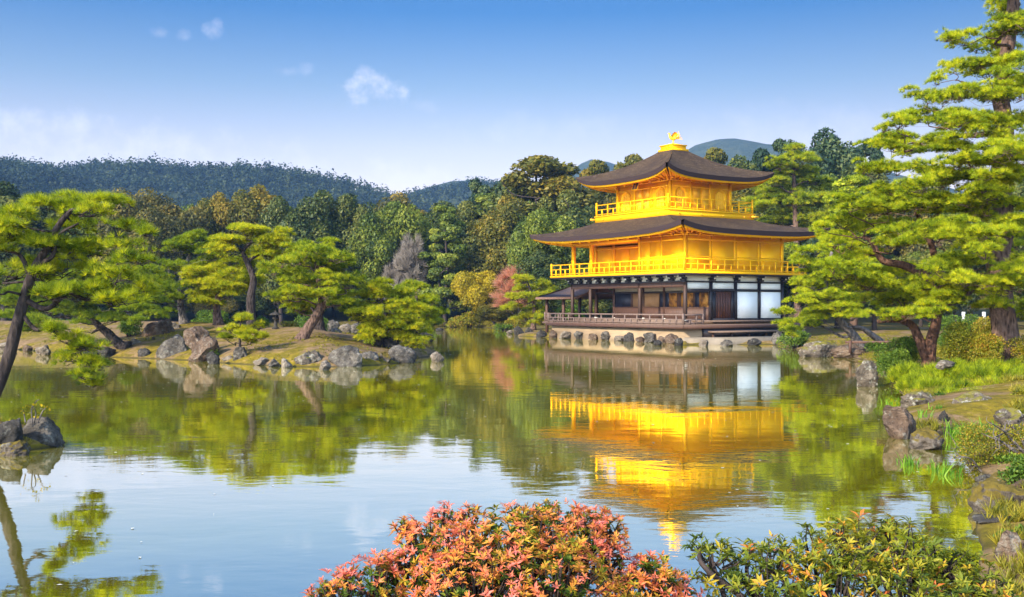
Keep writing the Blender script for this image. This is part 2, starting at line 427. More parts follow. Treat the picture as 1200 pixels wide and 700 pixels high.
# foliage palettes: dark to light along the tint
LEAF = {
    'pine_bright': leaf_mat('pine_needles_bright', [(0.0, (0.035, 0.070, 0.005)), (0.4, (0.165, 0.23, 0.007)), (0.75, (0.37, 0.41, 0.010)), (1.0, (0.52, 0.49, 0.016))], 0.5),
    'pine_lime': leaf_mat('pine_needles_lime', [(0.0, (0.030, 0.066, 0.005)), (0.35, (0.195, 0.27, 0.008)), (0.75, (0.45, 0.495, 0.012)), (1.0, (0.62, 0.58, 0.02))], 0.5),
    'pine_deep': leaf_mat('pine_needles_deep', [(0.0, (0.045, 0.088, 0.006)), (0.5, (0.15, 0.215, 0.009)), (1.0, (0.35, 0.38, 0.012))], 0.48),
    'pine_yellow': leaf_mat('pine_needles_yellow', [(0.0, (0.06, 0.10, 0.005)), (0.45, (0.29, 0.34, 0.008)), (1.0, (0.60, 0.53, 0.014))], 0.5),
    'evergreen': leaf_mat('evergreen_leaves', [(0.0, (0.0156, 0.0343, 0.0101)), (0.5, (0.0608, 0.0842, 0.0172)), (1.0, (0.1794, 0.1716, 0.0265))], 0.3),
    'bluegreen': leaf_mat('blue_green_leaves', [(0.0, (0.0094, 0.0265, 0.0156)), (0.55, (0.0390, 0.0718, 0.0296)), (1.0, (0.1170, 0.1404, 0.0390))], 0.3),
    'olive': leaf_mat('olive_leaves', [(0.0, (0.0250, 0.0343, 0.0078)), (0.5, (0.1170, 0.1170, 0.0140)), (0.85, (0.1950, 0.1482, 0.0156)), (1.0, (0.2652, 0.1794, 0.0172))], 0.35),
    'fresh': leaf_mat('fresh_green_leaves', [(0.0, (0.0265, 0.0515, 0.0094)), (0.5, (0.1170, 0.1560, 0.0172)), (1.0, (0.2652, 0.2730, 0.0273))], 0.38),
    'rust': leaf_mat('rusty_leaves', [(0.0, (0.034, 0.038, 0.012)), (0.5, (0.115, 0.105, 0.022)), (1.0, (0.26, 0.18, 0.025))], 0.33),
    'yellow': leaf_mat('yellow_leaves', [(0.0, (0.10, 0.10, 0.006)), (0.4, (0.34, 0.27, 0.008)), (1.0, (0.56, 0.38, 0.012))], 0.35),
    'pink': leaf_mat('pink_leaves', [(0.0, (0.26, 0.11, 0.065)), (0.5, (0.50, 0.21, 0.13)), (1.0, (0.66, 0.36, 0.22))], 0.4),
    'bare': leaf_mat('bare_twigs', [(0.0, (0.10, 0.085, 0.07)), (0.6, (0.22, 0.18, 0.15)), (1.0, (0.32, 0.27, 0.22))], 0.1),
    'shrub': leaf_mat('shrub_leaves', [(0.0, (0.05, 0.07, 0.006)), (0.4, (0.18, 0.19, 0.010)), (0.75, (0.32, 0.25, 0.016)), (1.0, (0.40, 0.20, 0.03))], 0.35),
    'shrub_green': leaf_mat('green_shrub_leaves', [(0.0, (0.025, 0.06, 0.008)), (0.5, (0.09, 0.16, 0.014)), (1.0, (0.20, 0.26, 0.02))], 0.35),
    'iris': leaf_mat('iris_blades', [(0.0, (0.05, 0.13, 0.010)), (0.6, (0.12, 0.27, 0.016)), (1.0, (0.24, 0.38, 0.03))], 0.45),
    'red_bush': leaf_mat('red_tipped_leaves', [(0.0, (0.020, 0.048, 0.006)), (0.26, (0.10, 0.15, 0.012)), (0.40, (0.42, 0.30, 0.025)), (0.54, (0.66, 0.27, 0.045)), (0.74, (0.68, 0.17, 0.09)), (1.0, (0.74, 0.24, 0.20))], 0.35, 0.5, 0.06, 0.15),
    'green_bush': leaf_mat('orange_tipped_leaves', [(0.0, (0.025, 0.050, 0.007)), (0.35, (0.11, 0.145, 0.012)), (0.6, (0.27, 0.26, 0.020)), (0.8, (0.46, 0.30, 0.02)), (1.0, (0.62, 0.15, 0.035))], 0.35, 0.45, 0.06, 0.2),
    'moss': leaf_mat('moss_tufts', [(0.0, (0.06, 0.045, 0.008)), (0.5, (0.20, 0.15, 0.012)), (1.0, (0.34, 0.20, 0.02))], 0.3),
    'grass': leaf_mat('bank_grass', [(0.0, (0.07, 0.08, 0.010)), (0.5, (0.22, 0.20, 0.016)), (1.0, (0.36, 0.28, 0.03))], 0.35),
    'hill': leaf_mat('hill_foliage', [(0.0, (0.006, 0.014, 0.006)), (0.6, (0.020, 0.036, 0.011)), (1.0, (0.060, 0.072, 0.018))], 0.2, 0.7, 0.1),
}
BARK = {'pine': bark_mat('pine_bark', (0.07, 0.042, 0.032), (0.185, 0.115, 0.088)), 'red': bark_mat('red_pine_bark', (0.050, 0.027, 0.020), (0.15, 0.075, 0.050)),
        'dark': bark_mat('dark_bark', (0.024, 0.018, 0.017), (0.07, 0.052, 0.046)), 'grey': bark_mat('grey_bark', (0.07, 0.06, 0.055), (0.18, 0.15, 0.135))}
# ------------------------------------------------------------------ the lie of the land
PAV_X, PAV_Y = 10.81, 70.08                              # middle of the pavilion
PAV_RZ = math.atan2(-0.84, 0.542)                        # its own x runs to the shuttered (east) side, its y away from the pond front
HX, HY = 5.75, 4.15                                      # half size of the ground storey
EXv, EYv = np.array([0.542, -0.84]), np.array([0.84, 0.542])
def pav(x, y):
    return np.array([PAV_X, PAV_Y]) + EXv * x + EYv * y

POND = [(-140, 3), (-40, 5), (-12, 5.6), (-3, 5.7), (0, 5.8), (2.4, 6.0), (3.5, 6.9), shore(1160, 690), shore(1158, 640), shore(1146, 612), shore(1182, 577),
        shore(1163, 562), shore(1140, 549), shore(1152, 532), shore(1170, 514), shore(1150, 500), shore(1118, 500), shore(1100, 512), shore(1075, 516), shore(1064, 492), shore(1062, 475), shore(1052, 460), shore(1043, 438),
        shore(1022, 424), shore(985, 417), shore(940, 411), shore(912, 404.5), shore(904, 403.6), shore(798, 404.6), pav(HX + 0.2, -HY - 0.8),
        pav(-HX - 0.8, -HY - 0.8), pav(-HX - 5.2, -HY - 1.2), shore(606, 391.6), shore(596, 386), shore(560, 383.6), shore(510, 382.6),
        (-22, 117), (-45, 108), (-75, 100), (-140, 90)]
ISLE = [(-75, 61), shore(-200, 406), shore(0, 409), shore(60, 413), shore(120, 418.5), shore(160, 420), shore(250, 424), shore(300, 428), shore(345, 430), shore(400, 430),
        shore(445, 428), shore(476, 425), shore(484, 421), (-3.7, 46.5), (-3.6, 50), (-5.5, 52.5), (-8.5, 55), (-12, 59), (-18, 64), (-28, 70), (-45, 76), (-75, 80)]
SPIT = [shore(66, 524), (-7.6, 17.6), (-10, 18.5), (-16, 19.5), (-30, 20), (-60, 18), (-60, 12.6), (-25, 13.0), (-11, 14.0), shore(20, 531)]

def poly_dist(P, poly):
    """signed distance to a closed outline, positive inside"""
    A = np.array(poly, float); B = np.roll(A, -1, 0)
    best = np.full(len(P), 1e18); inside = np.zeros(len(P), bool)
    for a, b in zip(A, B):
        e = b - a
        t = np.clip(((P - a) @ e) / (e @ e), 0, 1)
        d = P - (a + t[:, None] * e)
        best = np.minimum(best, (d * d).sum(1))
        c = (a[1] > P[:, 1]) != (b[1] > P[:, 1])
        with np.errstate(divide='ignore', invalid='ignore'):
            c &= P[:, 0] < (b[0] - a[0]) * (P[:, 1] - a[1]) / (b[1] - a[1]) + a[0]
        inside ^= c
    d = np.sqrt(best)
    return np.where(inside, d, -d)

def height(P):
    P = np.asarray(P, float).reshape(-1, 2)
    P3 = np.concatenate([P, np.zeros((len(P), 1))], 1)
    wob = vnoise(P3 * 0.55, 5, 3) * 0.25
    main = -poly_dist(P, POND) + wob
    isle = poly_dist(P, ISLE) + wob
    spit = poly_dist(P, SPIT) + wob * 0.6
    n = vnoise(P3 * 0.22, 11, 4)
    def bank(d, top, run):
        return np.where(d > 0, top * (1 - np.exp(-np.maximum(d, 0) / run)) + 0.04, np.maximum(d * 0.45, -1.2))
    near = np.exp(-((P[:, 0] - 11) ** 2 / 60 + (P[:, 1] - 22) ** 2 / 110))
    hm = bank(main, 0.45, 1.8) + near * 0.12 * np.clip(main / 4.0, 0, 1)
    r = np.hypot(P[:, 0], P[:, 1])
    hm += np.clip((P[:, 1] - 116) / 10, 0, 1) * np.clip(P[:, 1] - 116, 0, 1e4) * 0.055 * np.clip((420 - r) / 200, 0, 1)
    hm += np.where(main > 0, n * 0.16 * np.clip(main / 3, 0, 1), 0)
    # the ground round the pavilion is levelled
    Q = P - np.array([PAV_X, PAV_Y])
    lx, ly = Q @ EXv, Q @ EYv
    flat = np.clip(1.6 - np.maximum(np.abs(lx) - 7.0, np.abs(ly) - 5.4) / 4.0, 0, 1)
    hm = np.where(main > 0, hm * (1 - flat) + 0.22 * flat, hm)
    hi = bank(isle, 0.55, 0.8) + np.where(isle > 0, 0.92 * (1 - np.exp(-(np.maximum(isle - 0.8, 0) / 4.5) ** 2)) + n * 0.14, 0)
    hs = bank(spit, 0.45, 0.8)
    return np.maximum(np.maximum(hm, hi), hs)

def ground_z(x, y):
    return float(height([[x, y]])[0])

# one sheet, fine near the photographer and towards the view, coarse to the horizon
ang = np.concatenate([np.linspace(-math.pi, -0.62, 60, endpoint=False), np.linspace(-0.62, 0.62, 520, endpoint=False), np.linspace(0.62, math.pi, 60, endpoint=False)])
rad = np.concatenate([[0.3], np.geomspace(1.0, 6.0, 24, endpoint=False), np.geomspace(6.0, 130, 330, endpoint=False), np.geomspace(130, 1850, 50)])
AA, RR = np.meshgrid(ang, rad, indexing='ij')
GX, GY = RR * np.sin(AA), RR * np.cos(AA)
GZ = height(np.stack([GX.ravel(), GY.ravel()], 1)).reshape(GX.shape)
na, nr = GX.shape
i = np.arange(na)[:, None]; j = np.arange(nr - 1)[None, :]; i2 = (i + 1) % na
GF = np.stack([i * nr + j, i * nr + j + 1, i2 * nr + j + 1, i2 * nr + j], -1).reshape(-1, 4)[:, ::-1]
GV = np.stack([GX, GY, GZ], -1).reshape(-1, 3)
cap = np.array([[len(GV)] * 1]).ravel()
GV = np.concatenate([GV, [[0, 0, float(GZ[:, 0].mean())]]])
ii = np.arange(na)
GT = np.stack([np.full(na, len(GV) - 1), ii * nr, ((ii + 1) % na) * nr], -1)[:, ::-1]
me = raw_mesh('ground', GV, [GF, GT], smooth=True)
M = Mat('mossy_earth', 0.95, 0.1)
v = M.coord(kind='Position')
n1 = M.noise(0.42, 5, 0.65, v, 0.5); n2 = M.noise(2.4, 6, 0.7, v); n3 = M.noise(22, 4, 0.7, v)
soil = M.ramp(n2, [(0.3, (0.125, 0.078, 0.038)), (0.7, (0.31, 0.20, 0.108))])
moss = M.ramp(n2, [(0.3, (0.075, 0.070, 0.008)), (0.7, (0.29, 0.20, 0.016))])
sep = M.n.new('ShaderNodeSeparateXYZ'); M.l.new(v, sep.inputs[0])
far = M.ramp(M.math('DIVIDE', sep.outputs['Y'], 220.0), [(0.36, 0.0), (0.44, 1.0)])
c = M.mix(M.ramp(M.math('ADD', M.math('MULTIPLY', n1, 0.7), M.math('MULTIPLY', n2, 0.3)), [(0.465, 0.0), (0.54, 1.0)]), moss, soil)
c = M.mix(M.math('MULTIPLY', far, 0.9), c, M.ramp(n2, [(0.3, (0.05, 0.055, 0.015)), (0.7, (0.16, 0.12, 0.03))]))
litter = M.ramp(M.noise(5.5, 8, 0.78, v, 0.6), [(0.46, 0.0), (0.60, 0.85)])
c = M.mix(litter, c, M.mix(0.55, c, (0.062, 0.040, 0.018)))
mud = M.ramp(sep.outputs['Z'], [(0.0, 1.0), (0.06, 0.0)])
c = M.mix(mud, c, (0.05, 0.042, 0.02))
M.color(M.mix(M.math('MULTIPLY', n3, 0.5), c, M.mix(1.0, c, (0.55, 0.55, 0.5), 'MULTIPLY')))
M.bump(M.math('ADD', n2, M.math('MULTIPLY', n3, 0.4)), 0.8, 0.06)
tag(link('ground', me, M.m), kind='structure')

# the pond
wme = MB()
wv = []
wx = [-140, -60, -20, 0, 20, 60]
wy = [2.5, 10, 20, 40, 60, 80, 100, 130]
G = np.array([[(x, y, 0.0) for y in wy] for x in wx])
wme.grid(G, flip=True)
M = Mat('pond_water', 0.9, 0.0)
v = M.coord((0.55, 1.0, 1.0), 'Position')
sepw = M.n.new('ShaderNodeSeparateXYZ'); M.l.new(M.coord(kind='Position'), sepw.inputs[0])
r1 = M.noise(0.9, 3, 0.5, v, 0.4)
r2 = M.noise(4.2, 4, 0.55, v, 0.3)
# breezes: patches of water that ripple more than the rest
gust = M.ramp(M.noise(0.11, 2, 0.5, v), [(0.35, 0.35), (0.7, 1.0)])
hgt = M.math('MULTIPLY', M.math('ADD', M.math('MULTIPLY', r1, 1.0), M.math('MULTIPLY', r2, 0.22)), gust)
bump = M.n.new('ShaderNodeBump'); bump.inputs['Strength'].default_value = 1.0; bump.inputs['Distance'].default_value = 0.0075
M.l.new(hgt, bump.inputs['Height'])
gl = M.n.new('ShaderNodeBsdfGlossy'); gl.inputs['Roughness'].default_value = 0.015; gl.inputs['Color'].default_value = (1.0, 0.99, 0.94, 1)
M.l.new(bump.outputs[0], gl.inputs['Normal'])
df = M.n.new('ShaderNodeBsdfDiffuse')
M.l.new(M.ramp(M.noise(0.25, 4, 0.6, v), [(0.3, (0.36, 0.31, 0.010)), (0.7, (0.52, 0.45, 0.016))]), df.inputs['Color'])
fr = M.n.new('ShaderNodeFresnel'); fr.inputs['IOR'].default_value = 2.6
M.l.new(bump.outputs[0], fr.inputs['Normal'])
ms = M.n.new('ShaderNodeMixShader')
M.l.new(M.math('ADD', M.math('MULTIPLY', fr.outputs[0], 0.10), 0.86), ms.inputs[0]); M.l.new(df.outputs[0], ms.inputs[1]); M.l.new(gl.outputs[0], ms.inputs[2])
M.l.new(ms.outputs[0], M.out.inputs['Surface'])
tag(wme.build('pond_water', M.m), kind='structure')

# ------------------------------------------------------------------ hills and their woods
def hill(name, ridge, Y, front, back, mat, seed, rough=1.0, nx=260, ny=60):
    """ridge: (bearing column u, row v) pairs of the skyline at depth Y"""
    us = np.array([r[0] for r in ridge], float); vsn = np.array([r[1] for r in ridge], float) + (4 if Y < 1000 else 0)
    U = np.linspace(us[0], us[-1], nx)
    H = CAM_H + (V0 - np.interp(U, us, vsn)) / F_PX * Y
    T = np.concatenate([np.linspace(-1, 0, ny // 2 * 2, endpoint=False), np.linspace(0, 1, ny // 3)])
    X = ((U - U0) / F_PX)[:, None] * (Y + np.where(T < 0, T * front, T * back) * 0.4)[None, :]
    YY = np.repeat((Y + np.where(T < 0, T * front, T * back))[None, :], nx, 0)
    prof = np.cos(np.clip(np.abs(T), 0, 1) * math.pi / 2) ** 1.3
    Z = H[:, None] * prof[None, :]
    P = np.stack([X, YY, Z], -1)
    Z = Z + vnoise(P * np.array([0.007, 0.007, 0]), seed, 4) * 16 * rough * np.sin(np.clip(-T, 0, 1) * math.pi)[None, :] + vnoise(P * np.array([0.02, 0.02, 0]), seed + 3, 3) * 2.0 * rough
    P[..., 2] = Z - 1.0
    m = MB(); m.grid(P, flip=True)
    o = m.build(name, mat, smooth=True)
    tag(o, kind='structure')
    return P, T

M = Mat('hill_undergrowth', 0.95, 0.05)
n = M.noise(0.06, 6, 0.7, M.coord(kind='Position'))
M.color(M.ramp(n, [(0.3, (0.016, 0.028, 0.014)), (0.7, (0.06, 0.066, 0.024))])); HILLM = M.m
M = Mat('mountain_forest', 0.95, 0.05)
n = M.noise(0.05, 8, 0.75, M.coord(kind='Position'))
M.color(M.ramp(n, [(0.3, (0.016, 0.03, 0.014)), (0.7, (0.08, 0.09, 0.035))])); M.bump(n, 1.0, 12.0); MTN = M.m

HILLS = [
    ('wooded_hill', [(-420, 205), (-200, 198), (-60, 197), (0, 197), (45, 200), (85, 208), (130, 203), (165, 201), (235, 203), (300, 205), (350, 211), (400, 219), (440, 228), (480, 238), (540, 262), (600, 300), (660, 345)], 700, 330, 220, 1),
    ('wooded_hill', [(-420, 190), (-200, 192), (-80, 191), (0, 195), (40, 200), (85, 212), (130, 235), (190, 270), (260, 330)], 560, 230, 180, 2),
    ('wooded_hill', [(330, 340), (400, 268), (440, 244), (470, 234), (520, 224), (560, 218), (620, 222), (700, 232), (800, 240), (900, 232), (1050, 236), (1300, 230), (1600, 250)], 860, 340, 240, 3),
]
rng = np.random.default_rng(11)
woods = []
for k, (nm, ridge, Y, fr_, bk, sd) in enumerate(HILLS):
    P, T = hill(nm, ridge, Y, fr_, bk, HILLM, sd * 7)
    nx, ny = P.shape[:2]
    rows = np.where((T > -0.85) & (T < 0.12))[0]
    cnt = (7000, 3500, 6000)[k]
    a = rng.random(cnt) * (nx - 2); b = rows[0] + (rng.random(cnt) ** 0.7) * (rows[-1] - rows[0])
    ia, ib = a.astype(int), b.astype(int)
    fa, fb = (a - ia)[:, None], (b - ib)[:, None]
    W = P[ia, ib] * (1 - fa) * (1 - fb) + P[ia + 1, ib] * fa * (1 - fb) + P[ia, ib + 1] * (1 - fa) * fb + P[ia + 1, ib + 1] * fa * fb
    woods.append((W, Y))

def card_cloud(C, R, size, n, rng, tint, flat=1.0):
    """n leaf clumps (folded quads) round each centre C (m, 3) within radius R (m, 3)"""
    m = len(C)
    d = unit(rng.normal(size=(m, n, 3)))
    rr = rng.random((m, n, 1)) ** 0.6
    P = C[:, None, :] + d * rr * R[:, None, :]
    nrm = unit(d * 0.7 + rng.normal(size=d.shape) * 0.6 + np.array([0, 0, 0.35]))
    a = unit(np.cross(nrm, rng.normal(size=d.shape))); b = np.cross(nrm, a)
    s = size * (0.6 + 0.8 * rng.random((m, n, 1)))
    Q = np.stack([P - a * s, P - b * s * 0.62 + nrm * s * 0.15, P + a * s, P + b * s * 0.62 + nrm * s * 0.15], 2)
    V = Q.reshape(-1, 3)
    F = np.arange(len(V)).reshape(-1, 4)
    t = np.repeat(np.clip(tint[:, None] + (rng.random((m, n)) - 0.5) * 0.16, 0, 1).reshape(-1), 4)
    return V, F, t

wv_, wf_, wt_ = [], [], []; off = 0
for (W, Y) in woods:
    m = len(W)
    s = 0.80 * rng.uniform(0.45, 1.5, m) * np.where(rng.random(m) < 0.06, 1.35, 1.0) * (1 + 0.35 * vnoise(W * 0.02, 77, 2))
    R = np.stack([3.3 * s, 3.3 * s, 4.3 * s * rng.uniform(0.8, 1.3, m)], 1)
    C = W + np.stack([np.zeros(m), np.zeros(m), R[:, 2] * 0.8], 1)
    V, F, t = card_cloud(C, R, 0.85, 32, rng, np.clip(0.42 + 0.5 * vnoise(W * 0.03, 78, 3) + 0.2 * rng.normal(size=m), 0, 1))
    wv_.append(V); wf_.append(F + off); wt_.append(t); off += len(V)
me = raw_mesh('hill_woods', np.concatenate(wv_), [np.concatenate(wf_)], np.concatenate(wt_))
tag(link('hill_woods', me, LEAF['hill']), kind='stuff')

hill('far_mountain', [(560, 300), (610, 262), (640, 235), (660, 208), (680, 193), (692, 188), (712, 191), (727, 196), (760, 216), (800, 240), (860, 262), (940, 300)], 1500, 450, 350, MTN, 31, 1.2)
hill('far_mountain', [(600, 310), (690, 262), (735, 225), (765, 204), (790, 186), (812, 173), (835, 166), (855, 165), (880, 169), (905, 173), (940, 180), (990, 196), (1060, 215), (1200, 250), (1350, 300)], 1380, 420, 350, MTN, 41, 1.2)
hill('far_mountain', [(60, 300), (180, 255), (300, 246), (400, 236), (450, 232), (480, 229), (505, 222), (530, 215), (555, 214), (585, 220), (620, 240), (700, 300)], 1250, 380, 300, MTN, 51, 1.1)

# the air between
hz = MB().box(-1600, 1600, -250, 2000, -3.5, 246)
M = bpy.data.materials.new('haze_air'); M.use_nodes = True
nt = M.node_tree; nt.nodes.clear()
ho = nt.nodes.new('ShaderNodeOutputMaterial'); hv = nt.nodes.new('ShaderNodeVolumePrincipled')
hv.inputs['Color'].default_value = (0.30, 0.55, 1.0, 1); hv.inputs['Density'].default_value = 0.00020; hv.inputs['Anisotropy'].default_value = 0.1
nt.links.new(hv.outputs[0], ho.inputs['Volume'])
tag(hz.build('haze', M), kind='stuff')
# ------------------------------------------------------------------ the golden pavilion
pv = empty('golden_pavilion', (PAV_X, PAV_Y, 0), PAV_RZ)
tag(pv, 'golden three storey pavilion with dark curved roofs standing at the edge of the pond', 'pavilion')

def part(name, m, mat, parent=pv, smooth=False):
    return m.build(name, MAT[mat] if isinstance(mat, str) else mat, parent, smooth)

Z_DECK, Z_FLOOR, Z_BEAM, Z_BAL, Z_SOF = 1.10, 1.34, 3.62, 4.30, 6.74
BX = [HX, HX - 2.1, HX - 4.23, HX - 6.3, HX - 9.43, -HX]              # pillar lines along the pond front
BY = [-HY, -HY + 2.07, -HY + 4.15, -HY + 6.22, HY]                     # and along the shuttered side

# stone footing and veranda
m = MB().box(-HX - 1.0, HX + 1.02, -HY - 1.05, HY + 1.0, -0.5, 0.86)
M = Mat('foundation_stone', 0.9, 0.15)
br = M.n.new('ShaderNodeTexNoise'); br.inputs['Scale'].default_value = 1.1; br.inputs['Detail'].default_value = 6
M.l.new(M.coord((0.4, 0.4, 1.4)), br.inputs['Vector'])
M.color(M.ramp(br.outputs['Fac'], [(0.3, (0.16, 0.108, 0.065)), (0.7, (0.38, 0.27, 0.165))])); M.bump(br.outputs['Fac'], 0.6, 0.1)
part('stone_footing', m, M.m)
m = MB().box(-HX - 1.3, HX + 1.25, -HY - 1.3, HY + 0.5, 0.94, Z_DECK)
dk = part('veranda_deck', m, 'deck_wood')
m = MB()
m.box(-HX - 1.34, HX + 1.29, -HY - 1.36, -HY - 1.30, 0.86, 1.07)
m.box(HX + 1.25, HX + 1.31, -HY - 1.30, HY + 0.5, 0.86, 1.07)
m.box(-HX - 1.36, -HX - 1.30, -HY - 1.30, HY, 0.86, 1.07)
part('fascia_board', m, 'dark_wood', dk)
m = MB().box(-HX, HX, -HY + 0.02, HY, Z_DECK, Z_FLOOR)
part('floor_platform', m, 'deck_wood')

def railing(name, pts, z0, ztop, mat, post_mat, step, parent=pv, corner_h=0.08, t=0.07, mids=(0.5,), bottom=True, flare=0.0, postw=0.10):
    """rails along pts with posts; the taller corner posts are parts of their own"""
    m = MB()
    for (p, q) in zip(pts[:-1], pts[1:]):
        p, q = np.array(p, float), np.array(q, float); d = (q - p) / np.linalg.norm(q - p); L = np.linalg.norm(q - p)
        rows = [ztop - t / 2] + [z0 + (ztop - z0) * k for k in mids] + ([z0 + 0.10] if bottom else [])
        for k, z in enumerate(rows):
            e = flare if k == 0 else 0.0
            a, b = p - d * e, q + d * e
            m.beam((a[0], a[1], z), (b[0], b[1], z), t if k == 0 else t * 0.75, t if k == 0 else t * 0.75)
        n = max(1, round(L / step))
        for k in range(1, n):
            c = p + d * L * k / n
            top = ztop - t if k % 2 == 0 or len(mids) == 0 else z0 + (ztop - z0) * mids[0]
            m.box(c[0] - postw * 0.36, c[0] + postw * 0.36, c[1] - postw * 0.36, c[1] + postw * 0.36, z0, top)
    r = part(name, m, mat, parent)
    for p in pts:
        pm = MB().box(p[0] - postw / 2, p[0] + postw / 2, p[1] - postw / 2, p[1] + postw / 2, z0 - 0.02, ztop + corner_h)
        part('railing_post', pm, post_mat, r)
    return r

railing('veranda_railing', [(-HX - 1.2, -HY + 0.6), (-HX - 1.2, -HY - 1.2), (HX + 1.15, -HY - 1.2), (HX + 1.15, -HY + 0.35)], Z_DECK, 1.73, 'rail_wood', 'rail_wood', 0.6, t=0.085, corner_h=0.03, postw=0.11)

# low steps and bench on the shuttered side
m = MB().box(HX + 0.12, HX + 0.72, -HY + 0.5, HY - 0.05, 1.24, 1.33); part('veranda_bench', m, 'deck_wood')
st = MB().box(HX + 1.32, HX + 1.95, -HY + 0.6, HY - 1.2, 0.62, 0.72); stp = part('long_step', st, 'deck_wood')
for y in np.linspace(-HY + 0.9, HY - 1.5, 5):
    part('step_post', MB().box(HX + 1.40, HX + 1.52, y - 0.06, y + 0.06, 0.1, 0.62), 'dark_wood', stp)
m = MB().box(HX + 1.04, HX + 1.22, -HY + 0.4, HY, 0.30, 0.90); part('underfloor_shade', m, 'black_lacquer')  # black slab under the deck; the shade there is put into its colour

# ground storey: pillars, beams, walls
def pillar(x, y, z0, z1, mat, w=0.18, name='pillar', foot=True):
    o = part(name, MB().box(x - w / 2, x + w / 2, y - w / 2, y + w / 2, z0, z1), mat)
    if foot: part('pillar_foot', MB().box(x - w * 0.62, x + w * 0.62, y - w * 0.62, y + w * 0.62, z0 - 0.02, z0 + 0.09), 'plaster_grey', o)
    return o

for x in (BX[0], BX[2], BX[4], BX[5]): pillar(x, -HY, Z_FLOOR, Z_BEAM + 0.1, 'pillar_wood', foot=(x == BX[0]))
for x in BX[2:]: pillar(x, BY[1], Z_FLOOR, Z_BEAM, 'dark_wood')
for y in BY[1:]: pillar(HX, y, Z_FLOOR, Z_BEAM + 0.1, 'black_lacquer', foot=False)
for y in BY[2:]: pillar(-HX, y, Z_FLOOR, Z_BEAM + 0.1, 'dark_wood', foot=False)
m = MB()
m.box(-HX, HX - 0.1, -HY - 0.09, -HY + 0.09, 3.36, 3.66); part('front_beam', m, 'red_wood')
m = MB()
m.box(-HX - 0.1, HX + 0.12, -HY - 0.13, -HY + 0.13, 3.662, 3.74)
m.box(HX - 0.12, HX + 0.13, -HY + 0.132, HY + 0.1, 3.662, 3.74)
m.box(-HX - 0.12, -HX + 0.12, -HY + 0.132, HY + 0.1, 3.662, 3.74)
m.box(-HX + 0.122, HX - 0.122, HY - 0.12, HY + 0.12, 3.662, 3.74)
part('black_tie_beam', m, 'black_lacquer')
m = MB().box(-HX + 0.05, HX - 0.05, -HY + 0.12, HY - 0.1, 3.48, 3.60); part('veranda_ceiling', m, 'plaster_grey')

# inner wall behind the open veranda
yw = BY[1]
def panel(name, x0, x1, z0, z1, mat, y=yw, d=0.06, off=0.0):
    return part(name, MB().box(x0, x1, y - d / 2 + off, y + d / 2 + off, z0, z1), mat)
panel('wainscot', -HX + 2.0, HX - 0.1, Z_FLOOR, 2.08, 'red_wood', d=0.10)
panel('wall_rail', -HX + 1.95, HX - 0.1, 2.08, 2.16, 'dark_wood', d=0.16)
panel('wall_rail', -HX + 0.1, HX - 0.1, 3.04, 3.16, 'black_lacquer', d=0.18)
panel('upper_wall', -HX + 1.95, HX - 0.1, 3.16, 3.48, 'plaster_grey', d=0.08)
xa = BX[4] + 0.11
panel('opening_shade_panel', xa - 0.1, xa + 1.72, 2.16, 3.04, 'blue_black')  # openings are solid panels, the darkness inside painted blue-black
panel('sliding_panel', xa + 1.90, BX[2] - 0.11 - 0.42, 2.16, 3.04, 'tan_panel')
panel('window_post', xa + 1.72, xa + 1.90, 2.16, 3.04, 'dark_wood', d=0.12)
panel('opening_shade_panel', BX[2] - 0.53, BX[2] - 0.11, 2.16, 3.04, 'blue_black', off=0.05)
def painting(x0, x1):
    o = panel('painted_panel', x0, x1, 2.16, 3.04, 'amber_panel')
painting(BX[2] + 0.45, BX[2] + 1.25)
panel('window_post', BX[2] + 1.25, BX[2] + 1.60, 2.16, 3.04, 'dark_wood', d=0.12)
painting(BX[2] + 1.60, BX[2] + 2.75)
panel('window_post', BX[2] + 2.75, BX[2] + 2.9, 2.16, 3.04, 'dark_wood', d=0.12)
panel('opening_shade_panel', BX[2] + 2.9, BX[2] + 3.25, 2.16, 3.04, 'blue_black')
painting(BX[2] + 3.25, HX - 0.12)
panel('opening_shade_panel', BX[2] + 0.11, BX[2] + 0.45, 2.16, 3.04, 'blue_black')
# side and back walls
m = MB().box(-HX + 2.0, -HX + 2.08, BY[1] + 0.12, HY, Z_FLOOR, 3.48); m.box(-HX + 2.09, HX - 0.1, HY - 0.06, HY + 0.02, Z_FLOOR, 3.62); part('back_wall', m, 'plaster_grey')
# shuttered side: plank doors, white panels
m = MB(); m.box(HX - 0.07, HX + 0.07, BY[1] + 0.11, HY - 0.11, Z_FLOOR - 0.02, Z_FLOOR + 0.10); m.box(HX - 0.09, HX + 0.09, BY[0] + 0.11, HY - 0.11, 3.12, 3.25)
part('side_rail', m, 'black_lacquer')
for k, (y0, y1) in enumerate(zip(BY[:-1], BY[1:])):
    part('transom_panel', MB().box(HX - 0.05, HX + 0.02, y0 + 0.14, y1 - 0.14, 3.27, 3.64), 'plaster')
    if k >= 2: part('white_shutter', MB().box(HX - 0.05, HX + 0.03, y0 + 0.14, y1 - 0.14, 1.45, 3.105), 'plaster')
y0, y1 = BY[1] + 0.13, BY[2] - 0.13
dm = bpy.data.materials.new('plank_door_wood')
MAT['door_wood'] = plain('door_wood', (0.085, 0.030, 0.018), 0.55, 0.5, 7, stretch=(3, 8, 0.4))
part('door_post', MB().box(HX - 0.06, HX + 0.06, y0, y0 + 0.26, 1.45, 3.10), 'black_lacquer')
part('door_post', MB().box(HX - 0.06, HX + 0.06, y1 - 0.24, y1, 1.45, 3.10), 'black_lacquer')
mid = (y0 + 0.26 + y1 - 0.24) / 2
